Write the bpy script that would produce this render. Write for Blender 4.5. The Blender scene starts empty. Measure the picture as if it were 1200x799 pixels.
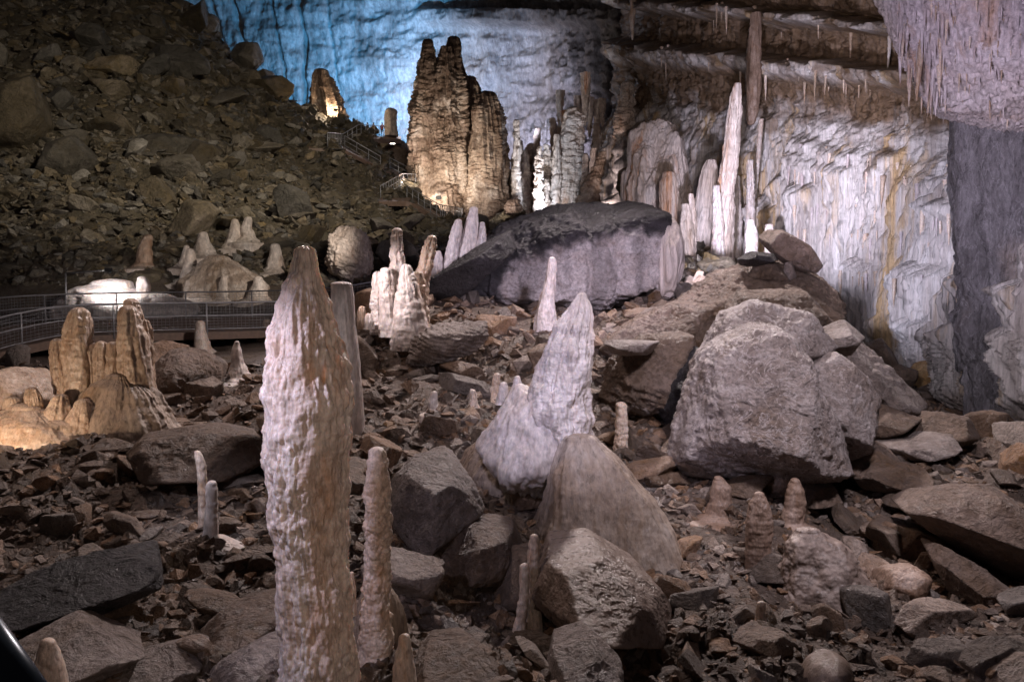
import bpy, bmesh, math, random
import numpy as np
from mathutils import Vector, Euler

random.seed(5)
rng = np.random.default_rng(7)
scene = bpy.context.scene
COL = scene.collection

# ------------------------------------------------------------------ camera
PITCH = math.radians(4.0)
CP, SP = math.cos(PITCH), math.sin(PITCH)
cd = bpy.data.cameras.new('camera'); cam = bpy.data.objects.new('camera', cd); COL.objects.link(cam)
cd.lens = 30.0; cd.sensor_width = 36.0; cd.clip_end = 600; cd.clip_start = 0.05
cam.rotation_euler = (math.radians(90) - PITCH, 0, 0)
scene.camera = cam

def st(px, py):
    u = (np.asarray(px, float) - 600.0) / 1000.0
    v = (399.5 - np.asarray(py, float)) / 1000.0
    den = CP + v * SP
    return u / den, (v * CP - SP) / den

def PY(px, py, Y):
    s, t = st(px, py)
    Y = np.asarray(Y, float)
    return np.stack(np.broadcast_arrays(s * Y, Y, t * Y), -1)

# ------------------------------------------------------------------ noise
_perm = rng.permutation(256).astype(np.int32); _perm = np.concatenate([_perm, _perm, _perm])
_g = rng.normal(size=(256, 3)); _g = (_g / np.linalg.norm(_g, axis=1, keepdims=True)).astype(np.float32)

def perlin(p):
    p = np.asarray(p, np.float32)
    sh = p.shape[:-1]; p = p.reshape(-1, 3)
    i = np.floor(p).astype(np.int32); f = p - i; i &= 255
    w = f * f * f * (f * (f * 6 - 15) + 10)
    r = []
    for cx in (0, 1):
        for cy in (0, 1):
            for cz in (0, 1):
                h = _perm[_perm[_perm[i[:, 0] + cx] + i[:, 1] + cy] + i[:, 2] + cz] & 255
                g = _g[h]
                r.append(g[:, 0] * (f[:, 0] - cx) + g[:, 1] * (f[:, 1] - cy) + g[:, 2] * (f[:, 2] - cz))
    z0 = [r[k] + (r[k + 1] - r[k]) * w[:, 2] for k in (0, 2, 4, 6)]
    y0 = [z0[k] + (z0[k + 1] - z0[k]) * w[:, 1] for k in (0, 2)]
    return ((y0[0] + (y0[1] - y0[0]) * w[:, 0]) * 1.6).reshape(sh)

def fbm(p, octv=4, gain=.5, lac=2.03, ridged=False):
    p = np.asarray(p, np.float32); a = 1.0; tot = 0.0; out = 0
    for o in range(octv):
        n = perlin(p + 17.3 * o)
        if ridged: n = 1 - 2 * np.abs(n)
        out = out + a * n; tot += a; a *= gain; p = p * lac
    return out / tot

def _hash(i, k):
    h = _perm[_perm[_perm[(i[:, 0] + k * 31) & 255] + (i[:, 1] & 255)] + (i[:, 2] & 255)] & 255
    return h

def worley(p):
    """F1, F2 and an id of the nearest cell"""
    p = np.asarray(p, np.float32); sh = p.shape[:-1]; p = p.reshape(-1, 3)
    i = np.floor(p).astype(np.int32); f = p - i
    f1 = np.full(len(p), 9., np.float32); f2 = f1.copy(); cid = np.zeros(len(p), np.int32)
    for a in (-1, 0, 1):
        for b in (-1, 0, 1):
            for c in (-1, 0, 1):
                n = i + np.array([a, b, c], np.int32)
                jx = _hash(n, 1) / 255.; jy = _hash(n, 2) / 255.; jz = _hash(n, 3) / 255.
                d = np.sqrt((a + jx - f[:, 0]) ** 2 + (b + jy - f[:, 1]) ** 2 + (c + jz - f[:, 2]) ** 2)
                near = d < f1
                f2 = np.where(near, f1, np.minimum(f2, d)); cid = np.where(near, _hash(n, 4), cid); f1 = np.where(near, d, f1)
    return f1.reshape(sh), f2.reshape(sh), cid.reshape(sh)

def blocks2d(x, y, seed):
    """piecewise tilted plates: the top of a heap of broken rock, about one plate per unit"""
    sh = x.shape; x = x.ravel(); y = y.ravel()
    ix = np.floor(x).astype(np.int32); iy = np.floor(y).astype(np.int32)
    best = np.full(x.shape, 9., np.float32); h = np.zeros(x.shape, np.float32)
    for a in (-1, 0, 1):
        for b in (-1, 0, 1):
            n = np.stack([ix + a, iy + b, np.full_like(ix, seed)], -1)
            cx = ix + a + _hash(n, 1) / 255.; cy = iy + b + _hash(n, 2) / 255.
            d = (x - cx) ** 2 + (y - cy) ** 2
            hh = _hash(n, 5) / 255. - .5 + (x - cx) * (_hash(n, 6) / 255. - .5) * 1.5 + (y - cy) * (_hash(n, 7) / 255. - .35) * 1.5
            near = d < best
            h = np.where(near, hh, h); best = np.where(near, d, best)
    return h.reshape(sh)

def sstep(a, b, x):
    t = np.clip((x - a) / (b - a), 0, 1); return t * t * (3 - 2 * t)

# ------------------------------------------------------------------ materials
def new_mat(name):
    m = bpy.data.materials.new(name); m.use_nodes = True
    nt = m.node_tree; b = nt.nodes['Principled BSDF']
    return m, nt, b

def ramp(nt, fac, stops):
    r = nt.nodes.new('ShaderNodeValToRGB'); e = r.color_ramp.elements
    while len(e) < len(stops): e.new(0.5)
    for k, (p, c) in enumerate(stops):
        e[k].position = p; e[k].color = (*c, 1)
    nt.links.new(fac, r.inputs[0]); return r.outputs[0]

def mixc(nt, fac, a, b, mode='MIX'):
    n = nt.nodes.new('ShaderNodeMix'); n.data_type = 'RGBA'; n.blend_type = mode
    for sock, v in ((n.inputs[0], fac), (n.inputs[6], a), (n.inputs[7], b)):
        if isinstance(v, (int, float)): sock.default_value = v
        elif isinstance(v, tuple): sock.default_value = (*v, 1)
        else: nt.links.new(v, sock)
    return n.outputs[2]

def noise_node(nt, vec, scale, detail=6, rough=.6, dist=0.):
    n = nt.nodes.new('ShaderNodeTexNoise'); n.inputs['Scale'].default_value = scale
    n.inputs['Detail'].default_value = detail; n.inputs['Roughness'].default_value = rough; n.inputs['Distortion'].default_value = dist
    nt.links.new(vec, n.inputs['Vector']); return n.outputs['Fac']

def maprange(nt, v, a, b, c, d):
    n = nt.nodes.new('ShaderNodeMapRange'); nt.links.new(v, n.inputs[0])
    for k, x in zip((1, 2, 3, 4), (a, b, c, d)): n.inputs[k].default_value = x
    return n.outputs[0]

def rock_mat(name, dark, mid, light, accent=None, size=1., streak=1., rough=(.45, .8), bump=.5, acc_at=(.55, .7), sss=0., sss_r=.04, crease=1.6,
             rand=0., veins=.0, mask=None, crust=None, spec=.5):
    """size: metres of the main blotches; streak <1 stretches the pattern down the fall line; mask: second colour laid by the 'stain' attribute"""
    m, nt, b = new_mat(name); L = nt.links
    geo = nt.nodes.new('ShaderNodeNewGeometry')
    mp = nt.nodes.new('ShaderNodeMapping'); mp.inputs['Scale'].default_value = (1, 1, streak)
    L.new(geo.outputs['Position'], mp.inputs['Vector']); v = mp.outputs[0]
    n1 = noise_node(nt, v, 1 / size, 8, .65, .3)
    col = ramp(nt, n1, [(.3, dark), (.5, mid), (.72, light)])
    if accent:
        n2 = noise_node(nt, v, .45 / size, 6, .7, .6)
        f = maprange(nt, n2, acc_at[0], acc_at[1], 0, .85)
        col = mixc(nt, f, col, accent)
    if mask:
        at = nt.nodes.new('ShaderNodeAttribute'); at.attribute_name = 'stain'
        n1b = noise_node(nt, v, 1.7 / size, 8, .65, .3)
        c2 = ramp(nt, n1b, [(.3, mask[0]), (.5, mask[1]), (.72, mask[2])])
        col = mixc(nt, at.outputs['Fac'], col, c2)
    n3 = noise_node(nt, v, 9 / size, 6, .7)
    f3 = maprange(nt, n3, .3, .7, .55, 1.38)
    cmb = nt.nodes.new('ShaderNodeCombineColor')
    for k in range(3): L.new(f3, cmb.inputs[k])
    col = mixc(nt, 1.0, col, cmb.outputs[0], 'MULTIPLY')
    n6 = noise_node(nt, v, 1.6 / size, 5, .55, 2.2)
    ab = nt.nodes.new('ShaderNodeMath'); ab.operation = 'SUBTRACT'; L.new(n6, ab.inputs[0]); ab.inputs[1].default_value = .5
    ab2 = nt.nodes.new('ShaderNodeMath'); ab2.operation = 'ABSOLUTE'; L.new(ab.outputs[0], ab2.inputs[0])
    vein = maprange(nt, ab2.outputs[0], .004, .022, 1, 0)
    if veins: col = mixc(nt, maprange(nt, vein, 0, 1, 0, veins), col, light)
    if crust:      # pale mineral crust that collects on upward faces
        sx = nt.nodes.new('ShaderNodeSeparateXYZ'); L.new(geo.outputs['Normal'], sx.inputs[0])
        n5 = noise_node(nt, geo.outputs['Position'], 3 / size, 6, .7)
        ad = nt.nodes.new('ShaderNodeMath'); ad.operation = 'ADD'; L.new(sx.outputs[2], ad.inputs[0])
        L.new(maprange(nt, n5, .3, .7, -.6, .5), ad.inputs[1])
        col = mixc(nt, maprange(nt, ad.outputs[0], crust[1], crust[1] + .25, 0, .9), col, crust[0])
    if rand:
        oi = nt.nodes.new('ShaderNodeObjectInfo')
        hs = nt.nodes.new('ShaderNodeHueSaturation')
        sm = nt.nodes.new('ShaderNodeMath'); sm.operation = 'ADD'; L.new(oi.outputs['Random'], sm.inputs[0]); L.new(geo.outputs['Random Per Island'], sm.inputs[1])
        fr = nt.nodes.new('ShaderNodeMath'); fr.operation = 'FRACT'; L.new(sm.outputs[0], fr.inputs[0])
        m7 = nt.nodes.new('ShaderNodeMath'); m7.operation = 'MULTIPLY'; L.new(sm.outputs[0], m7.inputs[0]); m7.inputs[1].default_value = 7.31
        f7 = nt.nodes.new('ShaderNodeMath'); f7.operation = 'FRACT'; L.new(m7.outputs[0], f7.inputs[0])
        L.new(maprange(nt, fr.outputs[0], 0, 1, 1 - rand, 1 + rand), hs.inputs['Value'])
        L.new(maprange(nt, f7.outputs[0], 0, 1, .55, 1.35), hs.inputs['Saturation'])
        L.new(col, hs.inputs['Color']); col = hs.outputs[0]
    L.new(col, b.inputs['Base Color'])
    L.new(maprange(nt, n3, .35, .65, rough[0], rough[1]), b.inputs['Roughness'])
    b.inputs['Specular IOR Level'].default_value = spec
    n4 = noise_node(nt, v, 5 / size, 10, .7)
    bp = nt.nodes.new('ShaderNodeBump'); bp.inputs['Strength'].default_value = bump; bp.inputs['Distance'].default_value = .16 * size
    n7 = noise_node(nt, v, 22 / size, 6, .75)
    n8 = noise_node(nt, v, 2.2 / size, 6, .6, 1.2)
    h1 = nt.nodes.new('ShaderNodeMath'); h1.operation = 'MULTIPLY_ADD'; L.new(n7, h1.inputs[0]); h1.inputs[1].default_value = .28; L.new(n4, h1.inputs[2])
    r8 = nt.nodes.new('ShaderNodeMath'); r8.operation = 'ABSOLUTE'; s8 = nt.nodes.new('ShaderNodeMath'); s8.operation = 'SUBTRACT'; L.new(n8, s8.inputs[0]); s8.inputs[1].default_value = .5; L.new(s8.outputs[0], r8.inputs[0])
    h2 = nt.nodes.new('ShaderNodeMath'); h2.operation = 'MULTIPLY_ADD'; L.new(r8.outputs[0], h2.inputs[0]); h2.inputs[1].default_value = crease; L.new(h1.outputs[0], h2.inputs[2])
    L.new(h2.outputs[0], bp.inputs['Height']); L.new(bp.outputs[0], b.inputs['Normal'])
    if sss:
        b.inputs['Subsurface Weight'].default_value = sss
        b.inputs['Subsurface Radius'].default_value = (1, .55, .3); b.inputs['Subsurface Scale'].default_value = sss_r
    return m

def plain_mat(name, col, rough=.4, metal=0., emit=None):
    m, nt, b = new_mat(name)
    geo = nt.nodes.new('ShaderNodeNewGeometry')
    n = noise_node(nt, geo.outputs['Position'], 6, 5)
    c = ramp(nt, n, [(.3, tuple(x * .7 for x in col)), (.7, tuple(min(1, x * 1.2) for x in col))])
    nt.links.new(c, b.inputs['Base Color'])
    nt.links.new(maprange(nt, n, .3, .7, rough * .8, min(1, rough * 1.3)), b.inputs['Roughness'])
    b.inputs['Metallic'].default_value = metal
    if emit:
        b.inputs['Emission Color'].default_value = (*emit[0], 1); b.inputs['Emission Strength'].default_value = emit[1]
    return m

CREAM = ((.50, .36, .26), (.62, .50, .40), (.72, .63, .55))
MAT = {
 'ground': rock_mat('cave_floor_rock', (.055, .038, .028), (.115, .080, .060), (.19, .14, .115), (.11, .07, .03), size=1.2, rough=(.35, .8), bump=1., mask=((.048, .040, .024), (.100, .078, .048), (.17, .135, .095))),
 'rock': rock_mat('loose_rock', (.085, .055, .038), (.175, .117, .082), (.29, .22, .18), (.16, .09, .038), size=.6, rough=(.22, .7), bump=.9, veins=.4, rand=.5),
 'hillrock': rock_mat('hill_rock', (.072, .056, .036), (.140, .112, .076), (.25, .205, .16), (.13, .088, .036), size=1.6, rough=(.4, .8), bump=.9, veins=.3, rand=.6),
 'boulder': rock_mat('grey_boulder', (.13, .095, .080), (.25, .20, .178), (.42, .36, .34), (.17, .115, .078), size=.9, rough=(.25, .65), bump=1., veins=.5),
 'brownboulder': rock_mat('brown_boulder', (.085, .056, .040), (.170, .116, .084), (.28, .21, .175), (.15, .085, .04), size=1.1, rough=(.3, .7), bump=1., veins=.4),
 'darkwet': rock_mat('dark_wet_rock', (.014, .012, .012), (.030, .026, .027), (.065, .058, .062), size=.9, rough=(.25, .6), bump=.9, veins=.3, spec=.3),
 'flow_tan': rock_mat('tan_flowstone', (.20, .140, .100), (.31, .235, .180), (.43, .36, .31), (.24, .155, .09), size=.8, streak=.25, rough=(.22, .55), bump=.5, crease=.5, veins=.2),
 'flow_dull': rock_mat('dull_brown_flowstone', (.170, .122, .095), (.235, .178, .150), (.31, .25, .22), (.20, .14, .10), size=1.4, streak=.6, rough=(.2, .5), bump=.35, crease=.4),
 'domerock': rock_mat('domed_boulder_rock', (.014, .012, .013), (.034, .030, .032), (.075, .066, .072), size=.9, rough=(.25, .6), bump=.9, crease=.8, veins=.3, spec=.35, mask=((.42, .34, .31), (.56, .49, .48), (.70, .64, .64))),
 'paleblock': rock_mat('pale_veined_block', (.15, .11, .095), (.30, .245, .225), (.50, .44, .43), (.19, .13, .09), size=.8, rough=(.25, .65), bump=1., veins=.8),
 'goldfoot': rock_mat('golden_flowstone', (.20, .11, .04), (.34, .20, .08), (.48, .34, .19), (.24, .12, .045), size=1.2, streak=.3, rough=(.3, .6), bump=.6, crease=.6),
 'flow_white': rock_mat('white_flowstone', (.44, .36, .32), (.56, .49, .46), (.68, .62, .60), (.42, .25, .14), size=.8, streak=.35, rough=(.3, .6), crease=.5, bump=.3, acc_at=(.60, .72), sss=.15),
 'giant': rock_mat('wet_cream_calcite', (.54, .38, .29), (.68, .54, .45), (.78, .69, .62), (.56, .29, .13), size=.4, streak=.30, rough=(.10, .40), bump=.4, crease=.3, acc_at=(.57, .72), sss=.35, sss_r=.05, mask=((.40, .13, .03), (.55, .22, .06), (.62, .32, .12))),
 'cream': rock_mat('cream_calcite', (.46, .33, .25), (.58, .46, .38), (.68, .60, .54), (.48, .25, .11), size=.3, streak=.4, rough=(.25, .55), crease=.5, bump=.3, acc_at=(.60, .75), sss=.25, sss_r=.03),
 'ochre': rock_mat('ochre_calcite', (.27, .19, .135), (.40, .30, .23), (.54, .44, .36), (.34, .20, .11), size=.4, streak=.35, rough=(.2, .5), crease=.5, bump=.3, sss=.2, sss_r=.03),
 'brownstal': rock_mat('brown_calcite', (.15, .095, .065), (.23, .155, .115), (.31, .23, .19), (.20, .11, .06), size=.3, streak=.4, rough=(.3, .6), bump=.4),
 'farcream': rock_mat('far_cream_calcite', (.38, .28, .21), (.54, .44, .37), (.68, .60, .54), (.30, .16, .085), size=1.6, streak=.5, rough=(.4, .7), bump=.5, acc_at=(.52, .66)),
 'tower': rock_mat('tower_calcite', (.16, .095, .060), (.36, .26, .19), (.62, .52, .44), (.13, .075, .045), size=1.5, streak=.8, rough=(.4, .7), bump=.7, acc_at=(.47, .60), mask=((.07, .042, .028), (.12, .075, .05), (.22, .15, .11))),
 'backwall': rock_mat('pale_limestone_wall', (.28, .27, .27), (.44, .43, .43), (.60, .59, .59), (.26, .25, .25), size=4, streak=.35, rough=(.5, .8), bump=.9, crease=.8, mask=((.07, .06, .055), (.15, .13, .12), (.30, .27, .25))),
 'sidewall': rock_mat('white_flowstone_wall', (.34, .29, .27), (.56, .51, .49), (.72, .69, .68), (.52, .34, .15), size=1.2, streak=.06, rough=(.3, .7), bump=.9, crease=.6, acc_at=(.52, .62), mask=((.055, .032, .018), (.14, .085, .045), (.25, .17, .12))),
 'drape': rock_mat('draped_flowstone', (.36, .26, .19), (.54, .45, .40), (.68, .60, .57), (.40, .18, .07), size=1.1, streak=.10, rough=(.3, .6), bump=.5, crease=.4, acc_at=(.53, .63)),
 'hang': rock_mat('lilac_overhang_calcite', (.40, .32, .31), (.52, .45, .46), (.62, .56, .58), (.40, .24, .15), size=1.0, streak=.3, rough=(.35, .65), bump=.5, acc_at=(.56, .68)),
 'fin': rock_mat('smooth_grey_rock', (.11, .10, .105), (.20, .185, .20), (.36, .34, .365), (.20, .16, .15), size=1.0, streak=.4, rough=(.25, .55), bump=1., veins=.7, mask=((.20, .16, .145), (.30, .25, .23), (.42, .37, .36))),
 'metal': plain_mat('galvanised_steel', (.36, .35, .36), .4, .25),
 'darkmetal': plain_mat('dark_painted_steel', (.02, .035, .05), .25, .3),
 'deck': plain_mat('walkway_planks', (.20, .13, .095), .6),
 'housing': plain_mat('lamp_housing', (.05, .05, .05), .5),
 'lens': plain_mat('lamp_lens', (.9, .9, .9), .3, 0, ((1, .93, .84), 14)),
 'water': plain_mat('pool_water', (.03, .06, .10), .05),
}

# ------------------------------------------------------------------ mesh helpers
def mesh_from(name, V, F, smooth=True, stain=None):
    V = np.ascontiguousarray(V.reshape(-1, 3), np.float32); F = np.ascontiguousarray(F, np.int32)
    me = bpy.data.meshes.new(name); k = F.shape[1]
    me.vertices.add(len(V)); me.vertices.foreach_set('co', V.ravel())
    me.loops.add(F.size); me.loops.foreach_set('vertex_index', F.ravel())
    me.polygons.add(len(F)); me.polygons.foreach_set('loop_start', np.arange(0, F.size, k, dtype=np.int32))
    me.polygons.foreach_set('use_smooth', np.full(len(F), smooth))
    me.update(calc_edges=True)
    if stain is not None:
        a = me.attributes.new('stain', 'FLOAT', 'POINT'); a.data.foreach_set('value', np.ascontiguousarray(stain.ravel(), np.float32))
    return me

def tag(o, label=None, cat=None, group=None, kind=None):
    if label: o['label'] = label
    if cat: o['category'] = cat
    if group: o['group'] = group
    if kind or cat in ('column', 'wall', 'floodlight', 'walkway', 'stair'): o['kind'] = kind or 'thing'
    return o

def link(name, me, mat, parent=None, loc=None):
    if mat is not None and not me.materials: me.materials.append(mat)
    o = bpy.data.objects.new(name, me); COL.objects.link(o)
    if loc is not None: o.location = loc
    if parent is not None: o.parent = parent
    return o

def empty(name, loc, label, cat, group=None):
    o = bpy.data.objects.new(name, None); COL.objects.link(o); o.location = loc; o.empty_display_size = .2
    return tag(o, label, cat, group)

def grid_faces(nv, nu, wrap=False):
    r = np.arange(nv - 1)[:, None]; c = np.arange(nu if wrap else nu - 1)[None, :]; c2 = (c + 1) % nu
    return np.stack([r * nu + c, r * nu + c2, (r + 1) * nu + c2, (r + 1) * nu + c], -1).reshape(-1, 4)

_ico = {}
def ico(n):
    if n not in _ico:
        bm = bmesh.new(); bmesh.ops.create_icosphere(bm, subdivisions=n, radius=1)
        _ico[n] = (np.array([v.co[:] for v in bm.verts], np.float32), np.array([[v.index for v in f.verts] for f in bm.faces], np.int32)); bm.free()
    return _ico[n]

# ------------------------------------------------------------------ ground heightfield
CTRL = [
 (-150,799,8.5),(100,799,8.5),(350,799,8.6),(600,799,9),(850,799,9.5),(1050,799,10),(1350,799,10.5),
 (-100,720,10.5),(200,720,11),(400,720,11),(600,735,11),(800,720,12),(1000,720,12.5),(1250,710,13),
 (-60,640,12.5),(200,640,13),(400,630,13),(560,640,13),(700,690,13.5),(850,640,14.5),(1000,640,15.5),(1250,640,15.5),
 (-60,560,15.5),(150,560,16),(300,560,16),(450,560,15.5),(600,580,16),(750,570,17.5),(900,575,17.5),(1050,560,19),(1200,550,19),(1400,540,18),
 (-60,500,19),(100,490,19.5),(220,490,19.5),(330,470,20.5),(460,480,19.5),(560,480,19.5),(720,490,20.5),(820,500,22),(1100,510,25),(1200,520,23),
 (-120,440,24),(30,432,25),(150,432,26),(260,420,28),(330,412,29),(430,425,23),(550,425,24),(650,405,26),(750,410,26),(850,400,27),(950,400,30),(1060,480,31),(1140,500,30),(1300,520,26),
 (-100,398,36),(0,386,37),(100,378,38),(200,376,39),(300,378,38),(420,380,32),(500,355,31),(600,350,34),(700,350,35),(800,345,36),(880,340,36),(980,400,38),(1080,470,36),
 (-100,310,46),(0,305,46),(100,295,47),(200,295,48),(300,300,48),(400,310,48),(480,300,54),(600,300,50),(720,290,54),(800,300,54),(900,340,50),(1000,410,44),
 (-100,245,55),(0,240,55),(100,225,58),(220,225,60),(350,230,64),(440,240,70),(500,250,76),(535,270,78),
 (-120,150,65),(0,150,67),(100,140,70),(200,150,73),(300,160,78),(400,180,84),(445,200,86),
 (-120,70,80),(0,60,82),(100,60,85),(200,60,90),(270,88,95),(330,118,97),(380,140,99),(430,160,100),
 (-150,-20,95),(0,-25,98),(120,-20,104),(215,5,108),(250,40,110),
 (100,10,124),(220,60,124),(300,130,120),(400,180,118),(460,200,116),
 (500,245,92),(560,250,92),(600,255,95),(680,255,88),(760,260,80),(860,300,66),
 (560,240,125),(700,240,125),(850,260,100),(1000,330,80),
]
def _ab(s, lnY): return np.stack([np.asarray(s) * 4.0, np.asarray(lnY) * 2.0], -1)
_c = np.array(CTRL, float); _s, _t = st(_c[:, 0], _c[:, 1])
_K = _ab(_s, np.log(_c[:, 2]))
def _tps(r2): return np.where(r2 > 1e-12, .5 * r2 * np.log(r2 + 1e-12), 0)
_n = len(_K)
_A = np.zeros((_n + 3, _n + 3)); _A[:_n, :_n] = _tps(((_K[:, None] - _K[None]) ** 2).sum(-1)) + np.eye(_n) * .002
_A[:_n, _n] = 1; _A[:_n, _n + 1:] = _K; _A[_n:, :_n] = _A[:_n, _n:].T
_w = np.linalg.solve(_A, np.concatenate([_t, np.zeros(3)]))
def qbase(s, lnY):
    p = _ab(s, lnY); sh = p.shape[:-1]; p = p.reshape(-1, 2); out = np.zeros(len(p))
    for k in range(_n): out += _w[k] * _tps(((p - _K[k]) ** 2).sum(-1))
    return (out + _w[_n] + p @ _w[_n + 1:]).reshape(sh)

NS, NL = 720, 560
SS = np.linspace(-.80, .80, NS); LL = np.linspace(math.log(4.5), math.log(132), NL)
cs, cl = np.meshgrid(np.linspace(-.80, .80, 90), np.linspace(LL[0], LL[-1], 90))
Q0 = qbase(cs, cl)
def _up(Q):      # bilinear from 90x90 to the full grid
    fi = np.linspace(0, 89, NL); i = np.minimum(fi.astype(int), 88); a = (fi - i)[:, None]
    R = Q[i] * (1 - a) + Q[i + 1] * a
    fj = np.linspace(0, 89, NS); j = np.minimum(fj.astype(int), 88); b = (fj - j)[None]
    return R[:, j] * (1 - b) + R[:, j + 1] * b
S2, L2 = np.meshgrid(SS, LL); Y2 = np.exp(L2); X2 = S2 * Y2
Z2 = _up(Q0) * Y2
far = sstep(26, 60, Y2)
_wp = np.stack([X2 * .5, Y2 * .5, 0 * X2], -1)
wx = X2 + .5 * fbm(_wp, 3); wy = Y2 + .5 * fbm(_wp + 40, 3)
amp = .62 + .38 * sstep(-.2, .3, perlin(np.stack([X2 * .15, Y2 * .15, 0 * X2 + 4], -1)))
rub = (1 - far) * (.34 * blocks2d(wx / 1.5, wy / 1.5, 11) + .12 * blocks2d(wx / .6, wy / .6, 12) + .03 * blocks2d(wx / .25, wy / .25, 13))
rub = rub + far * (1.5 * blocks2d(wx / 4.2, wy / 4.2, 14) + .7 * blocks2d(wx / 1.7, wy / 1.7, 15) + .2 * blocks2d(wx / .8, wy / .8, 18))
rub = rub + (1 - far) * (.10 * fbm(np.stack([X2 * 2.2, Y2 * 2.2, 0 * X2], -1), 4, .6, ridged=True)) + far * .35 * fbm(np.stack([X2 * .8, Y2 * .8, 0 * X2], -1), 4, .6, ridged=True)
rub = rub * amp + fbm(np.stack([X2 * .25, Y2 * .25, 0 * X2], -1), 5) * (.5 + .9 * far)
flat = sstep(20, 24, Y2) * (1 - sstep(42, 46, Y2)) * (1 - sstep(-.25, -.19, S2))       # level strip under the walkway
Z2 = Z2 + rub * (1 - .75 * flat)
Q2 = Z2 / Y2
stain_g = sstep(36, 60, Y2 - X2 * .2)
g = link('ground', mesh_from('ground', np.stack([X2, Y2, Z2], -1), grid_faces(NL, NS), stain=stain_g), MAT['ground'])
tag(g, 'dark brown broken rubble floor and hillside of the cave', 'ground', kind='structure')

def cast(px, py):
    """first ground point met behind a pixel: (x, Y, z)"""
    s, t = st(px, py); j = int(np.clip(round((s + .80) / 1.6 * (NS - 1)), 0, NS - 1))
    hit = np.nonzero(Q2[:, j] >= t)[0]
    if len(hit) == 0: return None
    Y = math.exp(LL[hit[0]]); return np.array([s * Y, Y, t * Y])

def ground_z(x, Y):
    j = int(np.clip(round((x / Y + .80) / 1.6 * (NS - 1)), 0, NS - 1))
    i = int(np.clip(round((math.log(Y) - LL[0]) / (LL[-1] - LL[0]) * (NL - 1)), 0, NL - 1))
    return Z2[i, j]

# ------------------------------------------------------------------ boulders
def superhull(D, normals, dists, p):
    c = np.clip((D @ normals.T) / dists[None], 0, None)
    return (c ** p).sum(1) ** (-1.0 / p)

def convex(pts):
    pts = sorted(set(pts)); cr = lambda o, a, b: (a[0] - o[0]) * (b[1] - o[1]) - (a[1] - o[1]) * (b[0] - o[0])
    def half(ps):
        h = []
        for q in ps:
            while len(h) > 1 and cr(h[-2], h[-1], q) <= 0: h.pop()
            h.append(q)
        return h[:-1]
    return half(pts) + half(pts[::-1])

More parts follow.
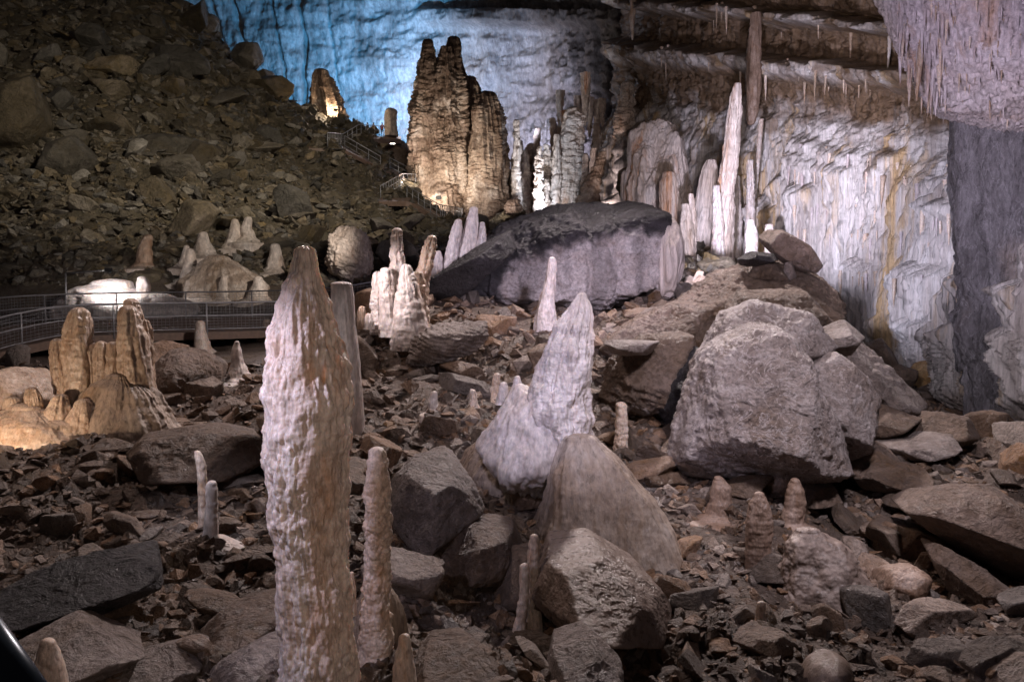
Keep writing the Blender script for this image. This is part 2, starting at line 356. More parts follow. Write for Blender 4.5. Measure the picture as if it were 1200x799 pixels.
def hull(name, outline, Y, thick, mat, label, cat='boulder', facets=(), p=40, lvl=6, rough=.06, strata=0., drape=0., dsize=.3, fringe=0., seed=0, tilt=(-5, 40), group=None, nrand=8, kind=None, stainf=None, nsize=.35, fix=False):
    r_ = np.random.default_rng(seed + 100)
    outline = convex(outline)
    if Y < 34 and not fix:       # stand it where its foot meets the ground
        lo = max(outline, key=lambda q: q[1]); xs = [q[0] for q in outline]
        hit = cast((min(xs) + max(xs)) / 2, min(lo[1] - 2, 826)); Y = hit[1] + (.12 if p > 15 else .42) * thick if hit is not None else Y
    P = PY([a for a, b in outline], [b for a, b in outline], Y)
    c = P.mean(0); w = (P[:, 0].max() - P[:, 0].min()) / 2; h = (P[:, 2].max() - P[:, 2].min()) / 2; c[0] = (P[:, 0].max() + P[:, 0].min()) / 2; c[2] = (P[:, 2].max() + P[:, 2].min()) / 2
    th = thick / 2; S = np.array([w, th, h]); Q = (P - c) / S
    ns, ds = [], []
    n = len(Q); area = sum(Q[k, 0] * Q[(k + 1) % n, 2] - Q[(k + 1) % n, 0] * Q[k, 2] for k in range(n)); sg = 1 if area > 0 else -1
    for k in range(n):
        e = Q[(k + 1) % n] - Q[k]; nn = np.array([e[2], 0, -e[0]]) * sg; nn /= np.linalg.norm(nn)
        for a in (math.radians(r_.uniform(*tilt)), -math.radians(r_.uniform(0, 30))):
            m = np.array([nn[0] * math.cos(a), -math.sin(a), nn[2] * math.cos(a)])
            d = m @ Q[k]
            if d > .05: ns.append(m); ds.append(d)
    ns += [np.array([0, 1., 0])]; ds += [1.]
    for (a, b, z, d) in (facets or [(r_.uniform(-.3, .3), -1, r_.uniform(-.1, .5), .95)]):
        v = np.array([a, b, z], float); ns.append(v / np.linalg.norm(v)); ds.append(d)
    for k in range(nrand):
        v = r_.normal(size=3); v[1] = -abs(v[1]) - .2; ns.append(v / np.linalg.norm(v)); ds.append(r_.uniform(.78, 1.0))
    D, F = ico(lvl)
    r = superhull(D, np.array(ns), np.array(ds), p)
    V = D * r[:, None] * S
    size = (w + h) / 2
    q = (V + c) / (size * nsize)
    U = V / (np.linalg.norm(V, axis=1, keepdims=True) + 1e-9)
    disp = rough * size * (fbm(q, 6, .55) + .6 * fbm(q * .8 + 9, 4, .5, ridged=True) - .2)
    if p > 15:
        qw = q + .5 * np.stack([perlin(q * 1.3 + 3), perlin(q * 1.3 + 13), perlin(q * 1.3 + 23)], -1); disp += rough * size * (.45 * fbm(qw * 4.0, 5, .62, ridged=True) + .5 * np.minimum(0, fbm(qw * np.array([.7, .7, 2.2]), 4, .5) + .1) )
    if strata:
        tl = V[:, 2] + .25 * V[:, 0] + .15 * size * fbm(q * .6, 3)
        k = tl / (size * .13); disp += strata * size * (np.abs((k % 1) - .5) * 2 - .5) * .5 + strata * size * .6 * ((_hash(np.stack([np.floor(k).astype(int)] * 3, -1), 3) / 255.) - .5)
    if drape:
        A = V + c
        if 10 < p < 20:
            rad = np.hypot(V[:, 0], V[:, 1]) + 1e-6; kf = size / dsize * .8
            fl = fbm(np.stack([V[:, 0] / rad * kf, V[:, 1] / rad * kf, V[:, 2] / size * 1.2], -1), 4, .55, ridged=True) * sstep(.05, .5, rad / size)
        else: fl = fbm(np.stack([A[:, 0] / dsize, A[:, 1] / dsize, A[:, 2] / dsize * .09], -1), 4, .55, ridged=True)
        ext = .5 + .5 * sstep(-.3, .3, fbm(A / (dsize * 5), 3))
        disp += drape * fl * ext
    V = V + U * disp[:, None]
    if fringe:
        A = V + c
        low = sstep(-.35, -.9, V[:, 2] / h)
        fl = fbm(np.stack([A[:, 0] / (fringe * 1.1), A[:, 1] / (fringe * 1.1), A[:, 2] * .05], -1), 3, .6, ridged=True)
        V[:, 2] -= low * fringe * 1.5 * (fl + .2)
    base = np.array([c[0], c[1], c[2] - h])
    stn = stainf(V + c) if stainf else None
    o = link(name, mesh_from(name, V + c - base, F, stain=stn), mat, loc=base)
    return tag(o, label, cat, group, kind)

# ------------------------------------------------------------------ dripstone columns
def stal(name, Y, spine, mat, label, cat='stalagmite', seed=0, nth=96, nz=200, knob=.0, ks=.06, kst=2., flute=.0, nfl=9, ring=.0, rs=.1, rough=.03, flat=1., group=None, fix=False, cap=.9, stainf=None):
    """spine: (py, px of the axis, radius in px) from the base up (or from the root down for a stalactite)"""
    sp = np.array(spine, float)
    if Y < 54 and not fix and 200 < sp[0, 0] < 800:
        hit = cast(sp[0, 1], sp[0, 0] - 3)
        if hit is not None: Y = hit[1] + .1
        sp = np.concatenate([[[sp[0, 0] + .9 * sp[0, 2] + 3, sp[0, 1], sp[0, 2] * 1.1]], sp])
    t = np.linspace(0, 1, len(sp)); tt = np.linspace(0, 1, 160)
    def cr(v):       # smooth interpolation
        y = np.interp(tt, t, v); k = np.array([1, 2, 3, 4, 3, 2, 1.]); k /= k.sum()
        yy = np.convolve(np.concatenate([np.full(3, 2 * y[0]) - y[3:0:-1], y, 2 * y[-1] - y[-2:-5:-1]]), k, 'valid'); return yy
    py, px, rp = cr(sp[:, 0]), cr(sp[:, 1]), np.maximum(cr(sp[:, 2]), .3)
    A = PY(px, py, Y); R = rp * Y / 1000.
    arc = np.concatenate([[0], np.cumsum(np.linalg.norm(np.diff(A, axis=0), axis=1))])
    fi = np.linspace(0, arc[-1], nz)
    A = np.stack([np.interp(fi, arc, A[:, k]) for k in range(3)], -1); R = np.interp(fi, arc, R)
    rt = R[-1]; ncap = 14; ang = np.linspace(0, math.pi / 2, ncap + 1)[1:]
    d = (A[-1] - A[-4]); d /= np.linalg.norm(d)
    A = np.concatenate([A, A[-1] + d * (np.sin(ang) * rt * cap)[:, None]]); R = np.concatenate([R, rt * np.maximum(np.cos(ang), .02)])
    th = np.linspace(0, 2 * math.pi, nth, endpoint=False)
    cx, sy = np.cos(th), np.sin(th)
    base0 = np.stack([A[:, None, 0] + R[:, None] * cx, A[:, None, 1] + R[:, None] * sy * flat, np.repeat(A[:, None, 2], nth, 1)], -1)
    off = seed * 13.7
    rmean = max(R.mean(), .02)
    disp = rough * rmean * fbm(base0 / (rmean * 1.2) + off, 5, .55) * 2
    if ring: disp = disp + ring * perlin(np.stack([cx[None] * .8 + 0 * R[:, None], sy[None] * .8 + 0 * R[:, None], base0[..., 2] / rs + off], -1))
    if flute:
        f = fbm(np.stack([cx[None] * nfl / 6. + 0 * R[:, None], sy[None] * nfl / 6. + 0 * R[:, None], base0[..., 2] / (rmean * 7) + off], -1), 3, .55, ridged=True)
        disp = disp + flute * f
    if knob:
        q = base0 / ks; q = q + .35 * np.stack([perlin(q * .7 + 5), perlin(q * .7 + 25), perlin(q * .7 + 45)], -1); q[..., 2] /= kst
        f1, f2, _ = worley(q + off)
        q2 = base0 / (ks * .45); q2[..., 2] /= kst
        g1, g2, _ = worley(q2 + off + 3)
        am = .2 + .8 * sstep(-.3, .3, fbm(base0 / np.array([ks * 5, ks * 5, ks * 9]) + off, 3))
        disp = disp + knob * am * (.9 * (1 - np.clip(f1 * 1.25, 0, 1) ** 2) + .45 * (1 - np.clip(g1 * 1.25, 0, 1) ** 2) - .5)
    fade = np.minimum(1, R / (rt + 1e-6))[:, None]
    rr = R[:, None] + disp * fade * np.minimum(1, R[:, None] / rmean + .25)
    V = np.stack([A[:, None, 0] + rr * cx, A[:, None, 1] + rr * sy * flat, A[:, None, 2] + disp * .15], -1)
    V[-1] = V[-1].mean(0)
    base = A[0]
    stn = stainf(V) if stainf else None
    F = grid_faces(len(A), nth, True)
    if A[-1][2] < A[0][2]: F = F[:, ::-1]
    o = link(name, mesh_from(name, V - base, F, stain=stn), mat, loc=base)
    return tag(o, label, cat, group)
#SPLIT
# ------------------------------------------------------------------ cave walls
def wall(name, curve, pys, nu, nv, dfun, mat, label, stainf, leanf=None):
    cv = np.array(curve, float)
    px = np.linspace(cv[0, 0], cv[-1, 0], nu); py = np.linspace(pys[0], pys[1], nv)
    Yc = np.interp(px, cv[:, 0], cv[:, 1]); k = np.hanning(41); k /= k.sum()
    Yc = np.convolve(np.pad(Yc, 20, mode='reflect', reflect_type='odd'), k, 'valid')
    PX, PYY = np.meshgrid(px, py); Y = np.repeat(Yc[None], nv, 0)
    if leanf: Y = Y + leanf(PX, PYY)
    A = PY(PX, PYY, Y)
    tx = np.gradient(A[nv // 2, :, 0]); ty = np.gradient(A[nv // 2, :, 1])
    n = np.stack([ty, -tx, 0 * tx], -1); n /= np.linalg.norm(n, axis=1, keepdims=True)
    V = A + n[None] * dfun(A, PX, PYY)[..., None]
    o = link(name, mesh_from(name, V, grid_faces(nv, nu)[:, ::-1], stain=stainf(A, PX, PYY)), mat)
    return tag(o, label, 'cave wall', kind='structure')

def d_back(A, px, py):
    n = 2.2 * fbm(A / 14., 3) + 1.3 * fbm(A / np.array([6., 6., 3.]), 3) + .45 * fbm(A / np.array([1.6, 1.6, 9.]), 5, .6, ridged=True) + .5 * fbm(A / 1.4, 5, .65)
    w = 6 * fbm(A / 9. + 5, 3)
    for x0, sl, dep, wd in ((272, .28, 1.6, 3.5), (352, .05, 1.9, 2.5), (318, .2, .8, 2), (245, .3, 1.2, 3), (384, .1, .5, 2)):
        n -= dep * np.exp(-((px - x0 - sl * py - .5 * w) / wd) ** 2)
    right = sstep(470, 560, px + w * 2)
    pe = py + .6 * w - (px - 600) * .03
    n += right * np.interp(pe, [-200, 0, 4, 12, 16, 30, 36, 40, 100, 108, 160, 400], [2, 1.5, -.5, -.5, 2.2, 2.4, .5, 0, 0, -.8, -.3, .5])
    rough = sstep(625, 665, px + w * 2)
    n += rough * (1.6 * fbm(A / 3., 5, .6, ridged=True) + 1.2 * fbm(A / np.array([1.0, 1.0, 6.0]), 4, .55, ridged=True))
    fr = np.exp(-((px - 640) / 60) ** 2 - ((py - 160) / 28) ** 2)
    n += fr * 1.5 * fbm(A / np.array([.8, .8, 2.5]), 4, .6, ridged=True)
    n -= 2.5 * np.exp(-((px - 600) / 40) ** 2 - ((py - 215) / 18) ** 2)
    return n
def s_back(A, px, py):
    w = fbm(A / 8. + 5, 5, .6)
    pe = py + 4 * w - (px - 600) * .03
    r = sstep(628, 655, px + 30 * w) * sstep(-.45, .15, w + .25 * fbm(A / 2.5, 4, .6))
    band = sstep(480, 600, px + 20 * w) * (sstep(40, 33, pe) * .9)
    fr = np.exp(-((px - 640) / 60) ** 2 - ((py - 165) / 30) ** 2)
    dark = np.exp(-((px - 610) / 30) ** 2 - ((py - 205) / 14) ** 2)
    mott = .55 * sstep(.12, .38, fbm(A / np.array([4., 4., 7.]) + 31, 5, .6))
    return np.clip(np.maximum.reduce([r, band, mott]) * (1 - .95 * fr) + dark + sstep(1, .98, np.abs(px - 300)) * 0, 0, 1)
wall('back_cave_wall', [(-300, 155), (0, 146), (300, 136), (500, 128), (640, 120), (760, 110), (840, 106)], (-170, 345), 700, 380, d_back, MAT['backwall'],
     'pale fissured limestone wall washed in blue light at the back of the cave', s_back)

def pe_side(A, px, py): return py - (px - 900) * .10 + 10 * fbm(A / 5. + 3, 4, .55) + 5 * fbm(A / 1.2 + 8, 3)
LEDGES = ((150, 1.1, 16), (172, 1.3, 18), (194, 1.3, 18), (222, 1.4, 26), (250, 1.3, 45), (300, 1.3, 70), (360, .9, 60))
def d_side(A, px, py):
    pe = pe_side(A, px, py)
    n = np.interp(pe, [-200, 2, 8, 16, 22, 30, 62, 70, 82, 95, 130, 180, 230, 300, 380, 430, 455, 500, 560],
                  [.5, -1.2, -1.8, .6, .7, -1.6, -1.4, .9, .7, -.6, -.8, .2, 1.0, 1.6, 2.0, 1.9, .9, .8, 1.6])
    rg = sstep(215, 120, pe)
    n = n + 1.6 * fbm(A / 6., 4) + (.15 + .5 * rg) * fbm(A / 1.3, 5, .6, ridged=True) + .15 * fbm(A / np.array([.5, .5, 1.5]), 4) + .6 * fbm(A / np.array([2.2, 2.2, 5.]), 4)
    cyl = np.stack([A[..., 0], A[..., 1], A[..., 2] * .07], -1)
    fl = fbm(cyl / .42, 4, .6, ridged=True); fl2 = fbm(cyl / 2.1 + 4, 3, .6, ridged=True)
    for L, a, ln in LEDGES:
        b = pe - L + 18 * fl2 + 2 * fl
        loc = sstep(-.1, .25, fbm(A / np.array([3., 3., 9.]) + L, 3))
        n = n + loc * a * np.where(b > 0, np.exp(-b / ln) * sstep(-4, 14, b), 0) * (.45 + .75 * fl)
    n = n + sstep(140, 220, pe) * (.50 * fl + .75 * fl2) + .15 * fl
    mid = sstep(860, 800, px)           # the draped middle stretch: long vertical folds
    n = n + mid * (1.5 * fl2 * sstep(90, 190, py) + .8 * fl)
    return n
def s_side(A, px, py):
    pe = pe_side(A, px, py)
    w = fbm(A / 3.2 + 9, 5, .6)
    top = sstep(152, 118, pe + 60 * w + 25 * sstep(900, 830, px) * 0)
    lip = np.exp(-((pe - 20) / 6) ** 2) * .8 + np.exp(-((pe - 78) / 9) ** 2) * 1.0
    top = np.clip(top - lip * sstep(-.2, .2, w + .1), 0, 1)
    pocket = sstep(.12, .3, w) * .75 * sstep(235, 180, pe)
    low = sstep(418, 445, pe + 30 * w) * .55
    deep = sstep(10, 4, pe)
    return np.clip(np.maximum.reduce([top, pocket, low, deep]), 0, 1)
wall('side_cave_wall', [(722, 104), (742, 86), (780, 74), (860, 63), (940, 55), (1020, 49), (1090, 44), (1150, 40), (1240, 33), (1400, 25)], (-190, 560), 860, 760, d_side, MAT['sidewall'],
     'white flowstone wall with drip curtains below dark brown ledges on the right side of the cave', s_side, lambda px, py: np.interp(py, [-190, 130, 400, 560], [-3, 0, 0, -2.]))

stal('flowstone_mound', 38.5, [(530, 1105, 78), (500, 1102, 70), (470, 1098, 56), (445, 1094, 38), (430, 1090, 18)], MAT['goldfoot'], 'golden brown flowstone foot of the white wall at lower right', 'flowstone', seed=92, fix=True, nth=220, nz=160, flat=.5, flute=.25, nfl=20, knob=.15, ks=.8, rough=.14, cap=.4)
# overhang and buttress at the right edge
hull('rock_overhang', [(1036, -70), (1040, 0), (1048, 40), (1072, 88), (1092, 118), (1140, 136), (1215, 152), (1330, 160), (1360, -70)], 30, 9, MAT['hang'],
     'lilac lit overhang bristling with fine stalactites at the upper right', 'rock overhang', facets=[(-.25, -1, -.12, .97), (-.1, -1, .2, 1)], p=22, lvl=7, rough=.035, drape=.30, dsize=.16, fringe=.14, fix=True, nrand=2, seed=3, tilt=(-5, 25))
def s_fin(V):
    s = V[:, 0] / V[:, 1]
    return sstep(.565, .59, s + .02 * fbm(V / 2., 4)) * sstep(.5, -.8, V[:, 2] - 1.5 + 1.0 * fbm(V / 3., 3))
hull('rock_buttress', [(1112, 100), (1118, 160), (1132, 240), (1148, 330), (1164, 420), (1168, 500), (1160, 560), (1400, 640), (1400, 80)], 31.5, 9, MAT['fin'],
     'smooth dark violet rock buttress below the stalactite overhang', 'rock buttress', facets=[(-.45, -1, .05, .93), (.15, -1, -.1, .97)], p=20, lvl=7, rough=.07, drape=.8, dsize=1.1, fix=True, nrand=2, seed=4, tilt=(10, 45), stainf=s_fin)

# ------------------------------------------------------------------ the middle: domed boulder, slabs, flowstone humps
def s_dome(V):
    s = V[:, 0] / V[:, 1]; t = V[:, 2] / V[:, 1]
    arch = np.interp(s, [-.10, -.03, -.005, .04, .10, .165, .20, .21], [-.06, -.03, .012, .036, .047, .056, .045, -.06])
    n = .020 * fbm(V / np.array([.8, .8, 1.6]), 5, .6) + .006 * perlin(V / .25)
    return sstep(.009, -.007, t - arch + n) * sstep(-.026, -.004, s + n) * (.55 + .45 * sstep(-.25, .1, fbm(V / np.array([.9, .9, 2.5]) + 7, 4)))
hull('boulder', [(498, 358), (528, 310), (578, 275), (640, 250), (700, 240), (740, 238), (768, 249), (787, 282), (794, 345), (720, 372), (560, 370)], 33.6, 7, MAT['domerock'],
     'huge domed boulder with a black wet top and a pale lilac face', facets=[(-.35, -1, .05, .66), (.3, -1, .02, .66), (-.05, -1, .55, .74), (0, -.5, 1, .86)], lvl=7, rough=.075, drape=.30, dsize=1.1, seed=11, p=34, nrand=9, fix=True, stainf=s_dome)
hull('boulder', [(500, 352), (512, 322), (560, 288), (600, 268), (606, 292), (560, 322), (530, 356)], 33, 1.6, MAT['darkwet'],
     'narrow dark slab with frosted lower edge leaning against the domed boulder', seed=13, rough=.04)
hull('boulder', [(474, 428), (484, 396), (510, 379), (574, 373), (572, 396), (556, 413), (490, 432)], 24.5, 2.2, MAT['boulder'],
     'layered pale grey slab lying left of the tall central stalagmite', facets=[(-.1, -1, .25, .8), (0, -.5, 1, .7)], strata=.09, seed=14)
stal('flowstone_mound', 16.6, [(612, 600, 74), (585, 600, 72), (555, 601, 67), (530, 605, 58), (510, 612, 44), (496, 620, 28), (488, 626, 14)], MAT['flow_tan'],
     'tan flowstone mound with a ragged fringe under the central white stalagmite', 'flowstone', seed=15, fix=True, nth=320, nz=220, flat=.8, flute=.12, nfl=20, knob=.06, ks=.25, kst=2.2, rough=.12, cap=.4)
stal('flowstone_mound', 14.7, [(720, 718, 112), (690, 716, 106), (655, 712, 94), (618, 708, 80), (584, 701, 64), (556, 694, 49), (536, 688, 36), (516, 682, 20)], MAT['flow_tan'],
     'large smooth brown flowstone hump with drip fringe, right of the ragged tan mound', 'flowstone', seed=16, fix=True, nth=360, nz=240, flat=.75, flute=.10, nfl=9, knob=.02, ks=.3, kst=3, rough=.09, cap=.4)
hull('boulder', [(622, 700), (645, 650), (700, 645), (775, 690), (795, 725), (760, 745), (690, 738), (640, 722)], 15.6, 3, MAT['flow_dull'],
     'brown slab below the large flowstone hump', facets=[(.1, -1, .7, .62), (.6, -1, .3, .7)], p=44, seed=17, rough=.045, nrand=10, lvl=7)
hull('boulder', [(452, 575), (470, 540), (518, 532), (556, 566), (569, 598), (530, 628), (482, 642), (462, 618)], 16.2, 2.4, MAT['boulder'],
     'angular grey boulder with a bright sloping top beside the thin cream stalagmite', facets=[(-.55, -1, .1, .62), (.6, -1, .1, .66), (.1, -.5, 1, .72)], p=40, seed=18)
hull('boulder', [(505, 645), (550, 614), (600, 622), (614, 655), (582, 680), (530, 680)], 15.3, 1.8, MAT['brownboulder'],
     'blocky brown boulder below the angular grey one', facets=[(-.5, -1, .2, .65), (.6, -1, .3, .7)], p=40, seed=19)
hull('boulder', [(575, 690), (600, 640), (640, 640), (660, 690), (640, 725), (590, 720)], 14.6, 1.6, MAT['brownboulder'],
     'rounded brown boulder behind the pair of thin bottom stalagmites', seed=20)
hull('boulder', [(636, 812), (648, 760), (700, 745), (728, 772), (732, 812)], 11.6, 1.6, MAT['boulder'],
     'pale ridged rock at the bottom edge below the brown slab', seed=21, facets=[(.3, -1, .6, .7)])
hull('boulder', [(940, 812), (950, 782), (978, 765), (1000, 774), (1009, 800), (1006, 815)], 11.2, .8, MAT['flow_dull'],
     'smooth round tan cobble at the bottom edge', p=6, rough=.02, seed=22, lvl=5)
hull('boulder', [(480, 790), (500, 765), (560, 760), (600, 790), (590, 815), (500, 815)], 11.5, 1.4, MAT['brownboulder'], 'flat brown rock lying at the bottom edge right of the cream stub', seed=23, facets=[(0, -1, 1.2, .5)])
hull('boulder', [(1060, 600), (1088, 578), (1130, 566), (1184, 570), (1202, 610), (1215, 695), (1168, 668), (1098, 628)], 17.2, 3.4, MAT['brownboulder'],
     'large smooth grey slab boulder leaning at the right edge', facets=[(-.25, -1, .55, .62), (.4, -1, .2, .8)], p=34, lvl=7, seed=24, rough=.04)
hull('boulder', [(1088, 648), (1106, 640), (1150, 664), (1176, 690), (1168, 708), (1118, 704)], 16.2, 1.8, MAT['brownboulder'], 'low brown slab under the large smooth right edge boulder', seed=25, facets=[(-.1, -1, .8, .6)])
stal('flowstone_mound', 13.6, [(745, 975, 88), (715, 972, 74), (690, 966, 60), (660, 958, 44), (635, 950, 28), (622, 946, 14)], MAT['flow_dull'],
     'dull grey brown flowstone apron right of the carrot shaped brown stalagmite', 'flowstone', seed=26, fix=True, nth=260, nz=180, flat=.8, flute=.05, nfl=7, knob=0, rough=.22, cap=.4)
hull('boulder', [(1030, 690), (1040, 665), (1075, 660), (1092, 680), (1080, 705), (1050, 708)], 15.6, 1.2, MAT['brownstal'], 'rusty orange brown rock with drip ribs near the low brown slab', p=10, drape=.05, seed=27)
hull('boulder', [(148, 530), (170, 508), (240, 500), (304, 512), (312, 540), (275, 566), (170, 570)], 18.2, 3, MAT['brownboulder'],
     'broad dark boulder behind the pair of slender left stalagmites', facets=[(.1, -1, .5, .7)], seed=28, lvl=6)
hull('boulder', [(160, 478), (172, 430), (205, 404), (240, 408), (260, 432), (250, 462), (215, 484)], 22.6, 3, MAT['brownboulder'],
     'dark rounded brown boulder right of the clustered ochre stalagmites', p=12, facets=[(.3, -1, .3, .75)], seed=29)
hull('boulder', [(-40, 480), (-20, 438), (15, 430), (42, 446), (54, 468), (20, 500), (-30, 500)], 23, 3, MAT['ochre'],
     'warm lit ochre boulder at the left edge by the walkway', facets=[(.3, -1, .5, .7)], seed=30, rough=.06)
hull('boulder', [(0, 770), (30, 742), (90, 735), (170, 770), (120, 800), (20, 805)], 10.6, 1.6, MAT['boulder'], 'dark glossy slab in the lower left corner behind the rounded stub', seed=31, facets=[(0, -1, 1.3, .5)])
hull('boulder', [(-10, 700), (40, 668), (110, 648), (185, 665), (190, 690), (110, 725), (10, 735)], 12, 2.4, MAT['darkwet'], 'black wet slab flecked with white crystals at lower left', seed=32, facets=[(.1, -1, 1.0, .5)], lvl=6)
hull('boulder', [(230, 740), (262, 712), (310, 705), (335, 730), (320, 765), (260, 768)], 11.6, 1.6, MAT['brownboulder'], 'smooth brown rock just left of the giant knobbly stalagmite', p=14, seed=33, facets=[(.1, -1, .9, .6)])
hull('boulder', [(225, 812), (250, 778), (300, 750), (345, 755), (350, 815)], 10.4, 1.4, MAT['boulder'], 'pale lumpy rock at the foot of the giant knobbly stalagmite', p=10, seed=34, rough=.09)
hull('boulder', [(100, 812), (130, 775), (190, 760), (235, 785), (230, 815)], 10.5, 1.4, MAT['boulder'], 'grey lilac slab at the bottom edge between the stub and the lumpy rock', seed=35, facets=[(.1, -1, 1.1, .5)])

# right-hand heap
hull('boulder', [(778, 545), (796, 470), (826, 405), (880, 378), (915, 384), (958, 440), (992, 530), (985, 548), (930, 568), (850, 564)], 22, 6, MAT['paleblock'],
     'enormous pale grey boulder fronting the heap below the balanced slab', facets=[(-.2, -1, .4, .60), (.6, -1, .15, .70), (-.7, -1, .1, .8)], p=44, lvl=7, rough=.09, strata=.015, nrand=14, seed=41, nsize=.5)
hull('boulder', [(812, 425), (842, 368), (880, 352), (940, 366), (972, 405), (945, 440), (870, 440)], 19.6, 3.4, MAT['paleblock'], 'fractured pale block resting on the upper edge of the enormous grey boulder', facets=[(-.1, -1, .5, .62), (.5, -1, .2, .75)], p=50, rough=.08, strata=.02, nrand=10, seed=55, fix=True)
hull('boulder', [(940, 438), (975, 412), (1004, 436), (1030, 474), (1024, 510), (994, 550), (962, 545)], 18.4, 2.8, MAT['paleblock'], 'pale wedge shaped block split off the right side of the enormous grey boulder', facets=[(.35, -1, .3, .66)], p=50, rough=.08, strata=.015, nrand=10, seed=56, fix=True)
hull('boulder', [(700, 470), (716, 420), (752, 392), (800, 388), (816, 420), (800, 470), (744, 492)], 24, 3.2, MAT['brownboulder'], 'dark fractured block at the left shoulder of the right heap', facets=[(-.2, -1, .5, .66)], p=50, rough=.09, strata=.05, nrand=10, seed=57)
hull('boulder', [(768, 392), (796, 345), (846, 318), (925, 298), (962, 318), (986, 372), (980, 430), (900, 440), (800, 440)], 26, 6, MAT['brownboulder'],
     'layered brown block directly under the balanced slab', facets=[(-.1, -1, .2, .72), (.2, -.6, 1, .78)], rough=.09, strata=.05, lvl=7, seed=42, nsize=.5)
hull('boulder', [(930, 400), (968, 376), (1005, 396), (1060, 448), (1106, 490), (1086, 502), (1030, 490), (975, 450)], 23.6, 3.2, MAT['boulder'],
     'long tilted grey slab sloping down right from the heap to the wall foot', facets=[(.3, -1, .45, .6)], strata=.04, seed=43)
hull('boulder', [(892, 264), (912, 267), (944, 286), (965, 312), (958, 321), (928, 317), (902, 296)], 25.8, 1.6, MAT['brownboulder'],
     'pointed slab balanced on top of the right heap', facets=[(-.3, -1, .3, .6)], p=40, rough=.03, seed=44, fix=True)
hull('boulder', [(865, 304), (880, 294), (906, 297), (913, 304), (890, 312), (868, 312)], 25.4, 1.4, MAT['darkwet'], 'thin flat dark slab just left of the balanced slab', p=40, rough=.03, seed=45, fix=True)
hull('boulder', [(876, 326), (886, 308), (908, 306), (922, 318), (918, 330)], 25.4, 1.2, MAT['brownboulder'], 'brown block wedged below the thin flat slab', p=40, seed=46, lvl=5, fix=True)
hull('boulder', [(916, 328), (920, 308), (928, 306), (934, 324), (930, 332)], 25.2, .5, MAT['boulder'], 'small upright grey stone propping the balanced slab', p=30, seed=47, lvl=5, fix=True)
hull('boulder', [(1012, 404), (1034, 396), (1048, 416), (1056, 440), (1050, 446), (1022, 428)], 26.5, 2, MAT['brownboulder'], 'dark square block standing behind the long tilted slab', p=40, seed=48)
hull('boulder', [(690, 420), (730, 380), (790, 352), (840, 358), (838, 410), (780, 440), (710, 440)], 27, 3, MAT['brownboulder'], 'dark wedge of rock left of the heap, under the draped column', seed=49, facets=[(-.2, -1, .6, .6)])
hull('boulder', [(768, 480), (780, 430), (815, 405), (838, 420), (830, 480), (800, 520)], 22.8, 2.4, MAT['darkwet'], 'mottled black rock against the left side of the enormous grey boulder', seed=50)
hull('boulder', [(848, 362), (862, 340), (940, 338), (972, 372), (950, 400), (880, 396)], 23.4, 2.4, MAT['brownboulder'], 'shadowed brown ledge between the layered block and the enormous grey boulder', seed=51, fix=True)
hull('boulder', [(1000, 560), (1030, 540), (1080, 545), (1095, 565), (1060, 578), (1010, 574)], 19, 2, MAT['brownboulder'], 'flat brown slab behind the large smooth right edge boulder', seed=52, facets=[(0, -1, 1, .5)])
hull('boulder', [(870, 545), (900, 535), (930, 560), (925, 580), (880, 585)], 19, 1.4, MAT['brownstal'], 'rusty rock tucked under the enormous grey boulder', p=10, seed=53)
hull('boulder', [(640, 560), (660, 545), (690, 556), (700, 590), (660, 600)], 19.6, 1.6, MAT['brownboulder'], 'brown rock behind the large flowstone hump', seed=54)

rh = random.Random(4)
for k, (x, y, w, h) in enumerate(((800, 450, 34, 30), (790, 500, 40, 26), (818, 535, 46, 26), (985, 400, 36, 24), (1030, 492, 46, 26), (1000, 535, 52, 28), (960, 575, 46, 24), (1070, 515, 48, 24), (1110, 505, 40, 22), (745, 460, 36, 28), (760, 420, 40, 24), (1045, 440, 30, 24), (735, 400, 36, 20))):
    n = rh.randint(5, 7); ol = [(x + w * math.cos(t) * rh.uniform(.75, 1.1), y + h * math.sin(t) * rh.uniform(.7, 1.1)) for t in sorted(rh.uniform(0, 6.28) for _ in range(n + 3))]
    hull('boulder', ol, 20, w * 2 * 20 / 1000 * 1.2, MAT[rh.choice(['boulder', 'brownboulder', 'brownboulder'])], 'broken angular slab wedged in the right hand heap around the enormous grey boulder', seed=400 + k, group='broken slabs of the right heap', lvl=5, strata=.03, p=60, fix=y == 400)
